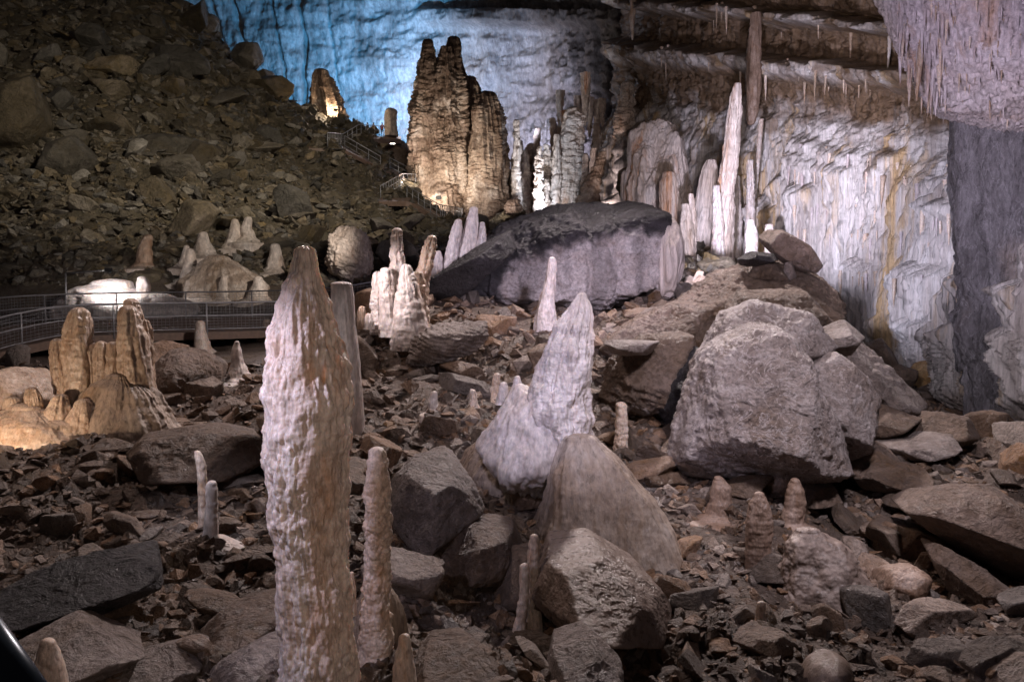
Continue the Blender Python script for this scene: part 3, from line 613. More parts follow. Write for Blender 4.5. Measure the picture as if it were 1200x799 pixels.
# hillside boulders
for k, (ol, Y, lab) in enumerate([
    ([(40, 282), (58, 262), (100, 262), (112, 285), (80, 300), (50, 300)], 52, 'pale cracked block low on the dark hillside above the lit white patch'),
    ([(138, 208), (150, 172), (190, 156), (234, 163), (226, 188), (180, 206)], 69, 'wide brown boulder in the middle of the dark hillside'),
    ([(-20, 160), (-5, 98), (38, 88), (52, 140), (30, 180), (-10, 185)], 64, 'big weathered boulder high at the left edge of the hillside'),
    ([(38, 214), (55, 170), (88, 158), (114, 188), (104, 216)], 62, 'olive brown boulder beside the big weathered one on the hillside'),
    ([(210, 258), (222, 228), (250, 218), (274, 232), (268, 258), (236, 268)], 60, 'dark rounded boulder on the hillside below the wide brown one'),
    ([(140, 250), (150, 225), (195, 222), (206, 245), (190, 265), (150, 266)], 59, 'square dark boulder on the hillside left of the dark rounded one'),
    ([(176, 34), (200, 2), (236, 0), (248, 22), (236, 40), (200, 44)], 108, 'black boulder on the skyline at the top of the hillside'),
    ([(270, 78), (280, 50), (302, 50), (308, 72), (296, 84)], 101, 'pale square boulder on the hillside crest against the blue wall'),
    ([(302, 212), (318, 182), (350, 178), (362, 198), (340, 218)], 78, 'rust tinted boulder on the hillside below the viewing platform'),
    ([(0, 300), (10, 272), (34, 268), (46, 292), (28, 312)], 50, 'rounded grey boulder at the left edge of the lower hillside'),
    ([(330, 250), (345, 222), (372, 220), (384, 244), (362, 258)], 68, 'greenish boulder on the hillside above the white crusted block')]):
    hull('boulder', ol, Y, (ol[3][0] - ol[0][0]) * Y / 1000 * .8 + 2, MAT['hillrock'], lab, seed=60 + k, lvl=5, facets=[(-.3, -1, .5, .7), (.5, -1, .3, .75)])
hull('boulder', [(384, 332), (386, 282), (402, 267), (426, 272), (434, 300), (430, 334)], 43, 3, MAT['farcream'], 'white crusted block standing on the hillside foot behind the giant stalagmite', seed=75, lvl=6, strata=.06, rough=.22, nrand=5, p=60, nsize=.6)
stal('flowstone_mound', 40.3, [(376, 146, 84), (362, 145, 76), (350, 143, 62), (341, 141, 42), (337, 140, 22)], MAT['flow_white'], 'brilliantly lit white flowstone patch behind the left walkway', 'flowstone', seed=76, flute=.2, nfl=9, knob=.35, ks=.9, fix=True, nth=240, nz=160, flat=.6, rough=.32, cap=.4)
stal('flowstone_mound', 43, [(375, 264, 66), (350, 264, 58), (330, 262, 46), (314, 260, 30), (304, 258, 14)], MAT['flow_tan'], 'dim ribbed flowstone hump behind the walkway right of the brilliant white patch', 'flowstone', seed=77, flute=.16, nfl=24, knob=.3, ks=.7, fix=True, nth=240, nz=160, flat=.6, rough=.14, cap=.4)

# ------------------------------------------------------------------ stalagmites
G = 'giant'
stal('stalagmite', 7.7, [(935, 377, 47), (799, 374, 41), (700, 370, 40), (650, 366, 37), (600, 360, 41), (560, 359, 44), (520, 360, 47), (470, 361, 47), (420, 360, 42), (390, 358, 36), (360, 357, 27), (335, 356, 20), (314, 357, 13), (304, 358, 10.5), (297, 358, 9)],
     MAT[G], 'giant knobbly cream stalagmite with a pointed tip towering in the foreground', seed=1, nth=300, nz=720, stainf=lambda V: np.exp(-((V[..., 0] / V[..., 1] + .221) / .020) ** 2 - ((V[..., 2] / V[..., 1] + .105) / .03) ** 2) * (V[..., 1] < 7.7) * sstep(-.1, .3, fbm(V / np.array([.12, .12, .4]), 3) + .15), knob=.040, ks=.062, kst=3., flute=.05, nfl=12, rough=.12, ring=.018, rs=.2)
stal('stalagmite', 17.0, [(520, 410, 18), (470, 408, 17), (420, 406, 15), (380, 403, 13), (345, 401, 12.5), (333, 400, 11.5)], MAT['flow_white'], 'flat topped smooth grey stalagmite half hidden behind the giant knobbly one', seed=2, nth=120, nz=260, flute=.02, nfl=16, rough=.03, cap=.25)
stal('stalagmite', 8.9, [(775, 441, 22), (735, 441, 19), (700, 441, 16), (650, 443, 14.5), (600, 443, 15), (570, 443, 14), (548, 443, 12.5), (532, 442, 10)], MAT['cream'], 'thin lumpy cream stalagmite standing beside the giant knobbly one', seed=3, fix=True, nth=140, nz=380, knob=.036, ks=.085, kst=1.1, ring=.016, rs=.10, rough=.16)
hull('flowstone_mound', [(412, 830), (414, 720), (426, 684), (458, 680), (474, 712), (480, 830)], 9.3, .9, MAT['flow_tan'], 'smooth tan flowstone boss under the thin lumpy stalagmite', 'flowstone', p=14, rough=.05, drape=.05, dsize=.12, fix=True, seed=80)
stal('stalagmite', 8.8, [(720, 412, 7), (690, 412, 5), (672, 412, 3)], MAT['cream'], 'tiny cream spike between the giant stalagmite and the thin lumpy one', seed=4, fix=True, nth=40, nz=60, ring=.008)
stal('stalagmite', 8.2, [(840, 474, 17), (800, 474, 15), (770, 473, 11), (748, 474, 7)], MAT['cream'], 'stubby cream cone at the bottom edge right of the smooth tan boss', seed=5, nth=90, nz=140, knob=.012, ks=.06, ring=.01)
stal('stalagmite', 7.2, [(850, 58, 24), (810, 59, 21), (780, 58, 17), (762, 57, 12), (755, 56, 9)], MAT['cream'], 'rounded pinkish stub beside the dark handrail in the lower left corner', seed=6, nth=120, nz=120, knob=.02, ks=.08)
stal('stalagmite', 14.2, [(640, 247, 13), (625, 247, 9), (600, 248, 7.5), (578, 248, 7), (568, 248, 6)], MAT['flow_white'], 'short white stalagmite on a splashed white base, left of the giant', seed=7, nth=80, nz=160, ring=.012, rs=.08, knob=.006, ks=.05)
hull('flowstone_mound', [(236, 640), (246, 624), (262, 630), (290, 642), (270, 654), (248, 652)], 14.0, .7, MAT['flow_white'], 'splash of white calcite around the short white stalagmite', 'flowstone', p=8, rough=.12, seed=81, lvl=5)
stal('stalagmite', 15.2, [(625, 238, 6), (590, 238, 5.5), (560, 237, 6), (540, 235, 5.5), (531, 232, 4)], MAT['cream'], 'slender curved pinkish stalagmite behind the short white one', seed=8, nth=60, nz=140, ring=.012, rs=.09)
# left cluster
for k, (sp, lab) in enumerate([
    ([(462, 78, 11), (430, 72, 10), (410, 69, 9), (402, 68, 6)], 'short ochre column at the left end of the warm lit cluster'),
    ([(500, 100, 22), (460, 97, 19), (420, 92, 17), (385, 91, 15), (370, 92, 11)], 'tallest thick ochre column of the warm lit cluster by the walkway'),
    ([(485, 112, 12), (440, 109, 9), (415, 107, 8), (406, 107, 5)], 'slim ochre column leaning on the thick one in the warm lit cluster'),
    ([(485, 124, 11), (440, 120, 9), (412, 119, 8), (404, 119, 5)], 'slim dark sided column in the middle of the warm lit cluster'),
    ([(485, 136, 12), (440, 134, 9), (415, 133, 7), (405, 133, 5)], 'small round topped column left of the forked one in the warm lit cluster'),
    ([(490, 165, 26), (450, 162, 19), (415, 157, 16), (385, 153, 13), (366, 151, 9)], 'broad dark column at the right end of the warm lit cluster'),
    ([(430, 163, 12), (395, 160, 10), (370, 157, 8), (356, 154, 7)], 'dark back column rising above the broad right one of the warm lit cluster'),
    ([(455, 172, 8), (410, 171, 7), (386, 170, 6), (378, 169, 4)], 'thin ribbed column at the far right of the warm lit cluster'),
    ([(500, 40, 9), (478, 40, 8.5), (464, 39, 7), (458, 38, 5)], 'small bright ochre stump in front of the warm lit cluster'),
    ([(490, 66, 16), (478, 68, 12), (468, 70, 7)], 'low rounded ochre knob between the bright stump and the thick column'),
    ([(510, 98, 20), (492, 98, 17), (476, 98, 10)], 'rounded boss at the foot of the thick ochre column'),
    ([(500, 18, 14), (484, 16, 11), (470, 14, 6)], 'low ochre knob by the left edge boulder'),
    ([(510, 72, 16), (496, 72, 13), (486, 72, 8)], 'flat ochre boss under the low rounded knob')]):
    stal('stalagmite', 18.8 + (.7 if k in (6, 7) else 0) - (.7 if k >= 8 else 0), sp, MAT['ochre'], lab, seed=20 + k, fix=True, nth=100, nz=170, knob=.012, ks=.11, kst=2, flute=.06, nfl=7, rough=.14, ring=.01, rs=.2)
stal('flowstone_mound', 18.6, [(530, 136, 78), (505, 136, 72), (485, 136, 60), (466, 138, 44), (452, 140, 28), (444, 140, 14)], MAT['flow_tan'], 'shared tan flowstone base of the warm lit cluster', 'flowstone', seed=82, flute=.12, nfl=14, knob=.08, ks=.4, fix=True, nth=240, nz=160, flat=.6, rough=.14, cap=.4)
stal('flowstone_mound', 18.0, [(535, 28, 84), (512, 30, 74), (496, 30, 58), (486, 30, 36), (480, 30, 18)], MAT['ochre'], 'bumpy ochre flowstone shelf left of the warm lit cluster', 'flowstone', seed=83, flute=.08, nfl=12, knob=.14, ks=.45, fix=True, nth=240, nz=160, flat=.6, rough=.14, cap=.4)
# mid cluster
for k, (Y, sp, mt, lab) in enumerate([
    (24.9, [(398, 466, 10), (360, 466, 9), (330, 466, 8), (300, 465, 7), (280, 465, 6), (272, 465, 5)], 'flow_white', 'tallest white finger on top of the pinkish middle cluster'),
    (24.6, [(392, 443, 8), (360, 443, 7), (335, 443, 6), (322, 443, 4.5)], 'flow_white', 'slim white column at the left side of the pinkish middle cluster'),
    (24.4, [(395, 455, 10), (365, 454, 8), (335, 453, 7), (318, 452, 5)], 'flow_white', 'knobbly white column just right of the slim one in the middle cluster'),
    (24.2, [(410, 482, 24), (380, 480, 19), (350, 479, 14), (325, 477, 8), (314, 476, 5)], 'flow_white', 'broadest fluted column of the pinkish middle cluster'),
    (24.8, [(400, 494, 9), (360, 492, 8), (330, 490, 7), (322, 490, 5)], 'cream', 'shaded brown side column right of the broad fluted one'),
    (25.4, [(390, 488, 9), (345, 492, 9), (330, 494, 8), (310, 499, 7), (290, 504, 6), (280, 506, 4.5)], 'cream', 'leaning pinkish finger right of the tallest white finger'),
    (24, [(386, 424, 5), (372, 424, 4), (361, 424, 2.5)], 'ochre', 'small orange spike at the left foot of the pinkish middle cluster'),
    (24, [(386, 432, 6), (376, 432, 5), (370, 432, 3)], 'flow_white', 'small white nub beside the orange spike'),
    (32.6, [(318, 526, 9), (290, 531, 6.5), (270, 535, 5.5), (260, 537, 3.5)], 'flow_white', 'leaning white finger left of the black topped domed boulder'),
    (32.8, [(310, 547, 12), (280, 550, 9), (262, 553, 7), (246, 555, 4)], 'flow_white', 'lumpy white stalagmite beside the leaning finger left of the domed boulder'),
    (32.4, [(325, 512, 7), (312, 513, 5.5), (302, 514, 4), (296, 514, 2.5)], 'flow_white', 'small white spike low on the left edge of the domed boulder'),
    (32.9, [(300, 563, 6), (282, 564, 5), (270, 565, 3.5), (262, 565, 2)], 'flow_white', 'short white spike right of the lumpy white stalagmite'),
    (27.5, [(392, 640, 14), (372, 639, 12), (350, 641, 7.5), (330, 645, 5), (310, 647, 4.2), (304, 647, 3)], 'flow_white', 'spindly pale stalagmite in front of the pale face of the domed boulder')]):
    stal('stalagmite', Y, sp, MAT[mt], lab, seed=40 + k, fix=True, nth=100, nz=200, knob=.06 if k < 6 else .03, ks=.16, kst=1.3, flute=.05, nfl=9, ring=.03 if k < 6 else .012, rs=.16, rough=.06)
r2k = random.Random(21)
# central stalagmite
stal('stalagmite', 15.2, [(570, 672, 22), (535, 667, 24), (512, 660, 30), (485, 653, 34), (460, 656, 31), (430, 662, 27), (400, 669, 23), (380, 673, 18), (364, 678, 12), (354, 680, 8), (348, 681, 5)],
     MAT['flow_white'], 'thick white leaning stalagmite on the tan mound in the centre', seed=60, fix=True, nth=320, nz=520, knob=.055, ks=.15, kst=3, flute=.10, nfl=9, rough=.18, ring=.02, rs=.4)
hull('flowstone_mound', [(556, 525), (580, 484), (604, 448), (620, 452), (676, 500), (700, 548), (668, 580), (590, 560)], 15.4, 1.6, MAT['flow_white'], 'white sloping flank joining the thick central stalagmite to its tan mound', 'flowstone', p=18, rough=.06, drape=.09, dsize=.2, fringe=.16, seed=84, facets=[(-.3, -1, .5, .75)], fix=True)
for k, (Y, sp, mt, lab) in enumerate([
    (15.5, [(480, 604, 11), (460, 605, 7), (448, 606, 4.5), (443, 606, 3)], 'flow_white', 'small white cone on the flank of the thick central stalagmite'),
    (15.6, [(474, 588, 7), (458, 590, 5.5), (451, 590, 4)], 'flow_white', 'white nub left of the small white cone'),
    (19.2, [(466, 580, 5.5), (452, 581, 4.5), (440, 582, 3.5)], 'cream', 'short pale finger left of the white nub'),
    (19.4, [(482, 509, 6), (470, 508, 4.5), (461, 508, 3.5)], 'flow_white', 'lone pale stub left of the tan flowstone mound'),
    (19.6, [(478, 555, 5), (468, 555, 4.2), (459, 555, 3.4)], 'cream', 'lone dull stub between the pale stub and the short finger'),
    (19.2, [(535, 727, 8), (510, 728, 7), (490, 728, 6.5), (476, 728, 6)], 'cream', 'straight thin column right of the thick central stalagmite'),
    (21.5, [(425, 758, 11), (408, 756, 8), (395, 755, 6), (386, 756, 4)], 'flow_tan', 'knobby brown stalagmite on dark rock left of the right heap'),
    (17.0, [(525, 896, 13), (500, 895, 9), (475, 896, 7), (460, 898, 5)], 'flow_tan', 'dull stalagmite growing on the face of the enormous grey boulder'),
    (16.9, [(520, 908, 6), (505, 908, 5), (496, 908, 4)], 'flow_tan', 'stub beside the dull stalagmite on the enormous grey boulder'),
    (13.2, [(748, 627, 9), (700, 626, 6.5), (660, 626, 6), (640, 626, 6.5), (630, 626, 5)], 'cream', 'taller of the two thin stalagmites standing at bottom centre'),
    (12.6, [(755, 610, 11), (730, 611, 7.5), (700, 613, 6), (672, 614, 6), (664, 614, 5)], 'cream', 'shorter of the two thin stalagmites standing at bottom centre'),
    (12.0, [(768, 735, 7), (750, 734, 5.5), (739, 734, 4.5)], 'cream', 'short pale finger in the rubble right of the ridged bottom rock'),
    (12.4, [(680, 887, 14), (655, 888, 14), (635, 889, 15), (610, 890, 15), (592, 890, 11), (581, 890, 6)], 'brownstal', 'carrot shaped brown stalagmite under the enormous grey boulder'),
    (17.0, [(615, 928, 12), (595, 930, 12), (575, 932, 10), (565, 933, 6)], 'brownstal', 'stout brown stalagmite right of the carrot shaped one'),
    (18.2, [(605, 843, 15), (585, 843, 14), (570, 843, 11), (562, 843, 6)], 'brownstal', 'round headed brown stalagmite left of the carrot shaped one'),
    (13.6, [(740, 892, 7), (722, 891, 6), (708, 891, 5)], 'cream', 'tiny white nub below the carrot shaped stalagmite'),
    (15.4, [(690, 1012, 6), (678, 1012, 5), (668, 1011, 4)], 'brownstal', 'tiny brown stub beside the rusty ribbed rock'),
    (41.5, [(366, 168, 8), (345, 168, 7.5), (334, 168, 7), (329, 168, 6)], 'flow_white', 'glaring white stump on the brilliantly lit patch'),
    (40, [(350, 123, 12), (340, 122, 9), (333, 122, 6)], 'flow_white', 'low white dome on the brilliantly lit patch'),
    (25.5, [(412, 238, 9), (395, 236, 6.5), (380, 235, 5)], 'cream', 'pale stump in front of the walkway right of the dark boulder'),
    (23.5, [(445, 280, 12), (425, 279, 8), (410, 278, 5), (402, 277, 3)], 'flow_white', 'frosted grey stalagmite between the dark boulder and the giant one'),
    (27, [(398, 311, 6), (386, 312, 4.5), (377, 312, 3.5)], 'ochre', 'small glowing orange stalagmite at the left edge of the giant one'),
    (50, [(312, 170, 9), (290, 170, 6.5), (280, 171, 6)], 'farcream', 'pale stump on the hillside foot above the brilliant white patch'),
    (48, [(330, 222, 9), (305, 222, 7), (295, 223, 5)], 'farcream', 'pale twin knob on the hillside foot beside the ribbed hump'),
    (50, [(290, 275, 10), (270, 275, 7), (260, 276, 3.5)], 'farcream', 'thin pale point on the lower hillside'),
    (46, [(345, 243, 9), (330, 243, 7), (322, 243, 5)], 'farcream', 'squat pale knob on the ribbed hump behind the walkway'),
    (47, [(352, 262, 8), (335, 262, 6), (326, 262, 4)], 'farcream', 'small pale knob right of the squat one on the ribbed hump'),
    (52, [(282, 290, 8), (268, 290, 6), (258, 290, 4)], 'farcream', 'pale twin point right of the thin pale point on the lower hillside'),
    (49, [(318, 322, 10), (300, 322, 8), (290, 323, 5)], 'farcream', 'broad pale stump on the lower hillside left of the white crusted block'),
    (47, [(338, 345, 8), (318, 346, 7), (310, 346, 5)], 'farcream', 'pale stump just right of the giant stalagmite tip'),
    (50, [(312, 218, 7), (298, 218, 5), (290, 218, 3)], 'farcream', 'small pale tip behind the pale twin knob'),
    (43, [(358, 372, 9), (340, 372, 7), (330, 373, 5)], 'farcream', 'pale stub beside the white crusted block'),
    (53, [(300, 240, 12), (285, 238, 9), (276, 238, 6)], 'farcream', 'wide pale lump above the ribbed hump on the hillside'),
    (46, [(350, 302, 10), (335, 303, 8), (328, 304, 5)], 'farcream', 'squat pale knob left of the giant stalagmite tip')]):
    if k not in (0, 1, 5, 11, 12): sp = [(sp[0][0] + 4, sp[0][1] - sp[0][2] * .2, sp[0][2] * 2.7), (sp[0][0] + 1, sp[0][1], sp[0][2] * 1.7), (sp[0][0] - 4, sp[0][1], sp[0][2] * 1.1)] + [(y, x + r2k.uniform(-.25, .25) * r, r * r2k.uniform(.85, 1.12)) for y, x, r in sp[1:]]
    stal('stalagmite', Y, sp, MAT[mt], lab, seed=70 + k, fix=k < 2 or 7 <= k <= 8 , nth=80, nz=150, knob=.024 * Y / 18, ks=.005 * Y, kst=1.4, flute=.014 * Y / 18, nfl=8, ring=.018 * Y / 18, rs=.006 * Y, rough=.07)

# far giants and columns
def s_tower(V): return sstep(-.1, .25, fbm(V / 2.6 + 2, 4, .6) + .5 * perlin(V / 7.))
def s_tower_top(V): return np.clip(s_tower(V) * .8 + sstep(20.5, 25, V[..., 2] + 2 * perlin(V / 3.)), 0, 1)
KW = dict(nth=150, nz=330, knob=.36, ks=.75, kst=.55, ring=.12, rs=.8, flute=.75, nfl=8, rough=.10)
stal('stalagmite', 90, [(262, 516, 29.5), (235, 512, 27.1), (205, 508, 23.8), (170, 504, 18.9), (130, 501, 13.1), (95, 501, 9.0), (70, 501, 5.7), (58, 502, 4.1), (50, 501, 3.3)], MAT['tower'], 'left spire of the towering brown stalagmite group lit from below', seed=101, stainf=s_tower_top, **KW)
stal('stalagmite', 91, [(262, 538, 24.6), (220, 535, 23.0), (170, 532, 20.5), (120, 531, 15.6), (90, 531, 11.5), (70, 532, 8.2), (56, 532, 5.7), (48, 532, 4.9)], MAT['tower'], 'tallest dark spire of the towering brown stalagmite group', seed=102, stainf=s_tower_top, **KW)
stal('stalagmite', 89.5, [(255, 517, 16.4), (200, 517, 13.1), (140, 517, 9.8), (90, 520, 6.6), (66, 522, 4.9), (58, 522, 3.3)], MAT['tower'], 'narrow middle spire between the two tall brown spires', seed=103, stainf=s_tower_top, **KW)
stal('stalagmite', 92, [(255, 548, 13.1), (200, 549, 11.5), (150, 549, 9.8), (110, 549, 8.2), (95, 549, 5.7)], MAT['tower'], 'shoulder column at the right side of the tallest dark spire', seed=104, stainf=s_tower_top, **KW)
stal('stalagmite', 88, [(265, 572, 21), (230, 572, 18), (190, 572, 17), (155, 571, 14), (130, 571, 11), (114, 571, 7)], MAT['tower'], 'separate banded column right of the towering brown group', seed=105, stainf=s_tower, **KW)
stal('stalagmite', 99, [(142, 384, 18), (120, 382, 13), (100, 378, 8), (86, 376, 5)], MAT['tower'], 'brown spire on the hill crest lit white from its right', seed=106, stainf=lambda V: .6 * s_tower(V), **KW)
stal('stalagmite', 100, [(160, 458, 7), (145, 458, 6.5), (132, 458, 6)], MAT['farcream'], 'lit banded stump on the viewing platform', seed=107, **{**KW, 'knob': .15, 'ks': .6, 'flute': .1})
KF = dict(nth=110, nz=260, knob=.30, ks=.8, kst=.5, ring=.25, rs=.6, flute=.25, nfl=8, rough=.10)
for k, (Y, sp, mt, lab) in enumerate([
    (96, [(270, 616, 16), (235, 617, 13), (200, 619, 10), (180, 621, 6), (172, 622, 4)], 'farcream', 'white crusted cone between the banded column and the thick frosted column'),
    (98, [(255, 598, 6), (225, 597, 5), (202, 597, 4)], 'farcream', 'thin bluish stump left of the white crusted cone'),
    (95, [(240, 606, 5), (215, 607, 4), (197, 608, 2.5)], 'ochre', 'thin orange spike beside the white crusted cone'),
    (94, [(265, 637, 11), (235, 637, 8), (212, 638, 6), (204, 638, 5)], 'brownstal', 'smooth pinkish stump right of the white crusted cone'),
    (90, [(260, 664, 19), (225, 664, 14), (190, 668, 12), (155, 671, 12), (138, 672, 10), (132, 672, 7)], 'farcream', 'thick frosted blue white column with a domed head'),
    (84, [(262, 690, 26), (235, 694, 17), (210, 699, 9), (190, 704, 5), (180, 707, 3)], 'tower', 'sharp pinkish cone with a brown side beside the frosted column'),
    (82, [(262, 726, 18), (225, 727, 15), (195, 731, 11), (170, 733, 9), (152, 732, 11), (135, 732, 9), (115, 734, 7), (100, 735, 5)], 'farcream', 'tall cream column standing left of the draped pillar'),
    (93, [(262, 652, 9), (235, 652, 7), (205, 653, 6), (190, 653, 4)], 'farcream', 'slim pale column left of the thick frosted column'),
    (86, [(262, 711, 10), (235, 712, 7), (210, 713, 5), (196, 713, 3)], 'farcream', 'thin pale cone between the pinkish cone and the tall cream column'),
    (97, [(220, 585, 8), (190, 586, 6), (160, 587, 5), (140, 587, 4)], 'farcream', 'fluted grey column just right of the banded one'),
    (88, [(258, 747, 8), (225, 748, 7), (190, 749, 6), (160, 750, 4)], 'farcream', 'narrow column in the gap right of the tall cream one'),
    (84, [(285, 604, 13), (262, 604, 11), (245, 602, 8), (238, 602, 5)], 'brownstal', 'brown knob on the rim behind the domed boulder'),
    (80, [(275, 655, 14), (258, 652, 10), (246, 650, 6)], 'farcream', 'pale heap of drip cones behind the domed boulder')]):
    stal('stalagmite', Y, sp, MAT[mt], lab, seed=110 + k, **KF)
rk = random.Random(8)
for k in range(40):
    px = rk.uniform(590, 760); Y = rk.uniform(84, 104); top = rk.uniform(140, 235); r0 = rk.uniform(3, 7)
    if abs(px - 668) < 12: px += 20
    sp = [(268, px, r0 * 1.3), (268 * .6 + top * .4, px + rk.uniform(-1, 1), r0), (268 * .25 + top * .75, px + rk.uniform(-1.5, 1.5), r0 * .75), (top, px + rk.uniform(-2, 2), r0 * .4)]
    stal('stalagmite', Y, sp, MAT['farcream'], 'thin ragged column crowded behind the domed boulder right of the brown towers', seed=300 + k, group='thin columns crowded at the back', nth=60, nz=130, knob=.22, ks=.6, kst=.7, ring=.2, rs=.6, flute=.15, nfl=7, rough=.15)
for k in range(11):
    px = rk.uniform(802, 905); Y = rk.uniform(50, 60) - (px - 800) * .05; top = rk.uniform(170, 270); r0 = rk.uniform(3, 7.5)
    stal('draped_column', Y, [(330, px, r0 * 1.4), (300, px, r0), ((300 + top) / 2, px + rk.uniform(-2, 2), r0 * .85), (top, px + rk.uniform(-3, 3), r0 * .4)], MAT[rk.choice(['drape', 'flow_white', 'drape'])], 'slender drip column standing at the foot of the white flowstone wall', 'column', seed=380 + k, group='slender columns at the wall foot', fix=True, nth=60, nz=140, knob=.10, ks=.4, kst=2, flute=.14, nfl=8, rough=.12)
for k in range(16):
    px = rk.uniform(655, 755); Y = rk.uniform(96, 104); t0 = rk.uniform(85, 150); L0 = rk.uniform(25, 70); r0 = rk.uniform(2, 4.5)
    sp = [(t0, px, r0 * 1.4), (t0 + L0 * .4, px, r0), (t0 + L0 * .8, px + rk.uniform(-.8, .8), r0 * .6), (t0 + L0, px, r0 * .25)]
    stal('stalactite', Y, sp, MAT[rk.choice(['farcream', 'drape'])], 'stalactite hanging against the dark mottled wall right of the brown towers', 'stalactite', seed=340 + k, group='stalactites of the back wall', nth=40, nz=90, knob=.12, ks=.5, ring=.1, rs=.5, flute=.12, nfl=6, rough=.12)
hull('draped_column', [(738, 250), (740, 165), (756, 148), (790, 144), (802, 180), (804, 345), (742, 350)], 62, 5, MAT['drape'], 'massive draped pillar with brown streaks above the domed boulder', 'column', p=60, nrand=2, lvl=7, rough=.10, drape=.9, dsize=1.7, fringe=.8, seed=90)
hull('draped_column', [(757, 356), (760, 290), (772, 252), (790, 250), (800, 300), (800, 358)], 33, 2.6, MAT['drape'], 'streaked brown and cream pillar stub at the right end of the domed boulder', 'column', p=10, lvl=6, rough=.04, drape=.2, dsize=.5, seed=91)
stal('draped_column', 50.0, [(320, 843, 11), (280, 846, 9), (230, 850, 8), (180, 856, 7), (130, 861, 6), (108, 863, 4.5), (100, 864, 3)], MAT['drape'], 'very tall slender grey column leaning against the white flowstone wall', 'column', seed=121, fix=True, nth=110, nz=320, knob=.10, ks=.35, kst=2, flute=.16, nfl=9, ring=.06, rs=.6, rough=.08)
stal('draped_column', 55, [(325, 815, 12), (280, 820, 11), (230, 828, 10), (200, 832, 7), (190, 833, 4)], MAT['drape'], 'shorter column left of the very tall slender one', 'column', seed=122, nth=110, nz=260, knob=.10, ks=.4, kst=2.5, flute=.2, nfl=9, rough=.08)
stal('draped_column', 56, [(330, 792, 13), (290, 790, 12), (250, 786, 10), (215, 784, 8), (205, 784, 5)], MAT['drape'], 'fluted white column between the draped pillar and the shorter column', 'column', seed=123, nth=110, nz=260, knob=.10, ks=.4, kst=2.5, flute=.25, nfl=12, rough=.08)
stal('stalactite', 57, [(16, 886, 4), (40, 885, 5), (60, 884, 6), (100, 883, 7), (130, 882, 5), (145, 880, 2.5)], MAT['brownstal'], 'stout hanging stalactite just above the very tall slender column', 'stalactite', seed=124, nth=90, nz=200, knob=.1, ks=.4, flute=.15)
stal('stalactite', 56, [(140, 892, 3), (180, 889, 2.6), (230, 885, 1.8), (265, 883, .8)], MAT['flow_white'], 'thin white hanging stalactite right of the very tall slender column', 'stalactite', seed=125, nth=40, nz=160, ring=.03)
stal('stalactite', 78, [(-40, 742, 5), (0, 742, 4), (25, 741, 3), (46, 741, 1)], MAT['ochre'], 'long brown stalactite hanging at the top centre', 'stalactite', seed=126, nth=40, nz=120, ring=.08, rs=.6)
stal('stalactite', 29.0, [(-10, 1083, 5), (40, 1081, 4.5), (70, 1078, 3.5), (95, 1076, 2.5), (118, 1074, .8)], MAT['ochre'], 'long orange brown stalactite on the left flank of the overhang', 'stalactite', seed=127, nth=50, nz=200, ring=.015, rs=.2, knob=.01, ks=.08)
stal('stalactite', 48, [(30, 1043, 2.5), (60, 1042, 1.8), (83, 1040, .6)], MAT['flow_white'], 'lone thin stalactite hanging against the dark brown ledge', 'stalactite', seed=128, fix=True, nth=36, nz=100, ring=.02)

# ------------------------------------------------------------------ stalactites that repeat: a few models, many copies
def spike_mesh(name, L, r, seed, mat):
    nz, nt = 60, 14; z = np.linspace(0, 1, nz); th = np.linspace(0, 2 * math.pi, nt, endpoint=False)
    R = r * (1 - z ** 1.6 * .96) * (1 + .25 * perlin(np.stack([z * 9, z * 0 + seed, z * 0], -1)))
    V = np.stack([R[:, None] * np.cos(th), R[:, None] * np.sin(th), np.repeat((-L * z)[:, None], nt, 1)], -1)
    V[..., 0] += (.12 * L * .3 * perlin(np.stack([z * 2, z * 0 + seed + 7, z * 0], -1)) * z)[:, None]
    me = mesh_from(name, V, grid_faces(nz, nt, True)[:, ::-1]); me.materials.append(mat); return me
hm = [spike_mesh('stalactite', 1., .075, 3 + k, MAT[('hang', 'hang', 'cream', 'ochre')[k]]) for k in range(4)]
dg = bpy.context.evaluated_depsgraph_get(); dg.update()
def ray(px, py, only):
    s, t = st(px, py); d = Vector((s, 1, t)).normalized()
    inv = only.matrix_world.inverted()
    ok, loc, nor, _ = only.ray_cast(inv @ Vector((0, 0, 0)), inv.to_3x3() @ d)
    return (only.matrix_world @ loc) if ok else None
bpy.context.view_layer.update()
ov = bpy.data.objects['rock_overhang']; sw = bpy.data.objects['side_cave_wall']
r2 = random.Random(3)
def hang(px, py, target, L, wd, group, label, pick):
    p = ray(px, py, target)
    if p is None: return
    o = bpy.data.objects.new('stalactite', hm[pick]); COL.objects.link(o)
    n = (Vector((0, 0, 0)) - p).normalized()
    o.location = p - n * .02; o.location.z += .05 * L
    o.scale = (L * wd, L * wd, L); o.rotation_euler = (r2.uniform(-.04, .04), r2.uniform(-.04, .04), r2.uniform(0, 6))
    tag(o, label, 'stalactite', group)
for k in range(260):
    px = r2.uniform(1046, 1200); py = r2.uniform(-10, 142)
    if k < 60: px = r2.uniform(1050, 1110); py = r2.uniform(10, 110)
    hang(px, py, ov, r2.uniform(.5, 1.15) ** 2 * (1.0 if k < 60 else .5), r2.uniform(.5, 1.2), 'fine stalactites of the overhang', 'fine lilac or rusty stalactite on the overhang at the upper right', r2.choice([0, 0, 1, 1, 2, 3]))
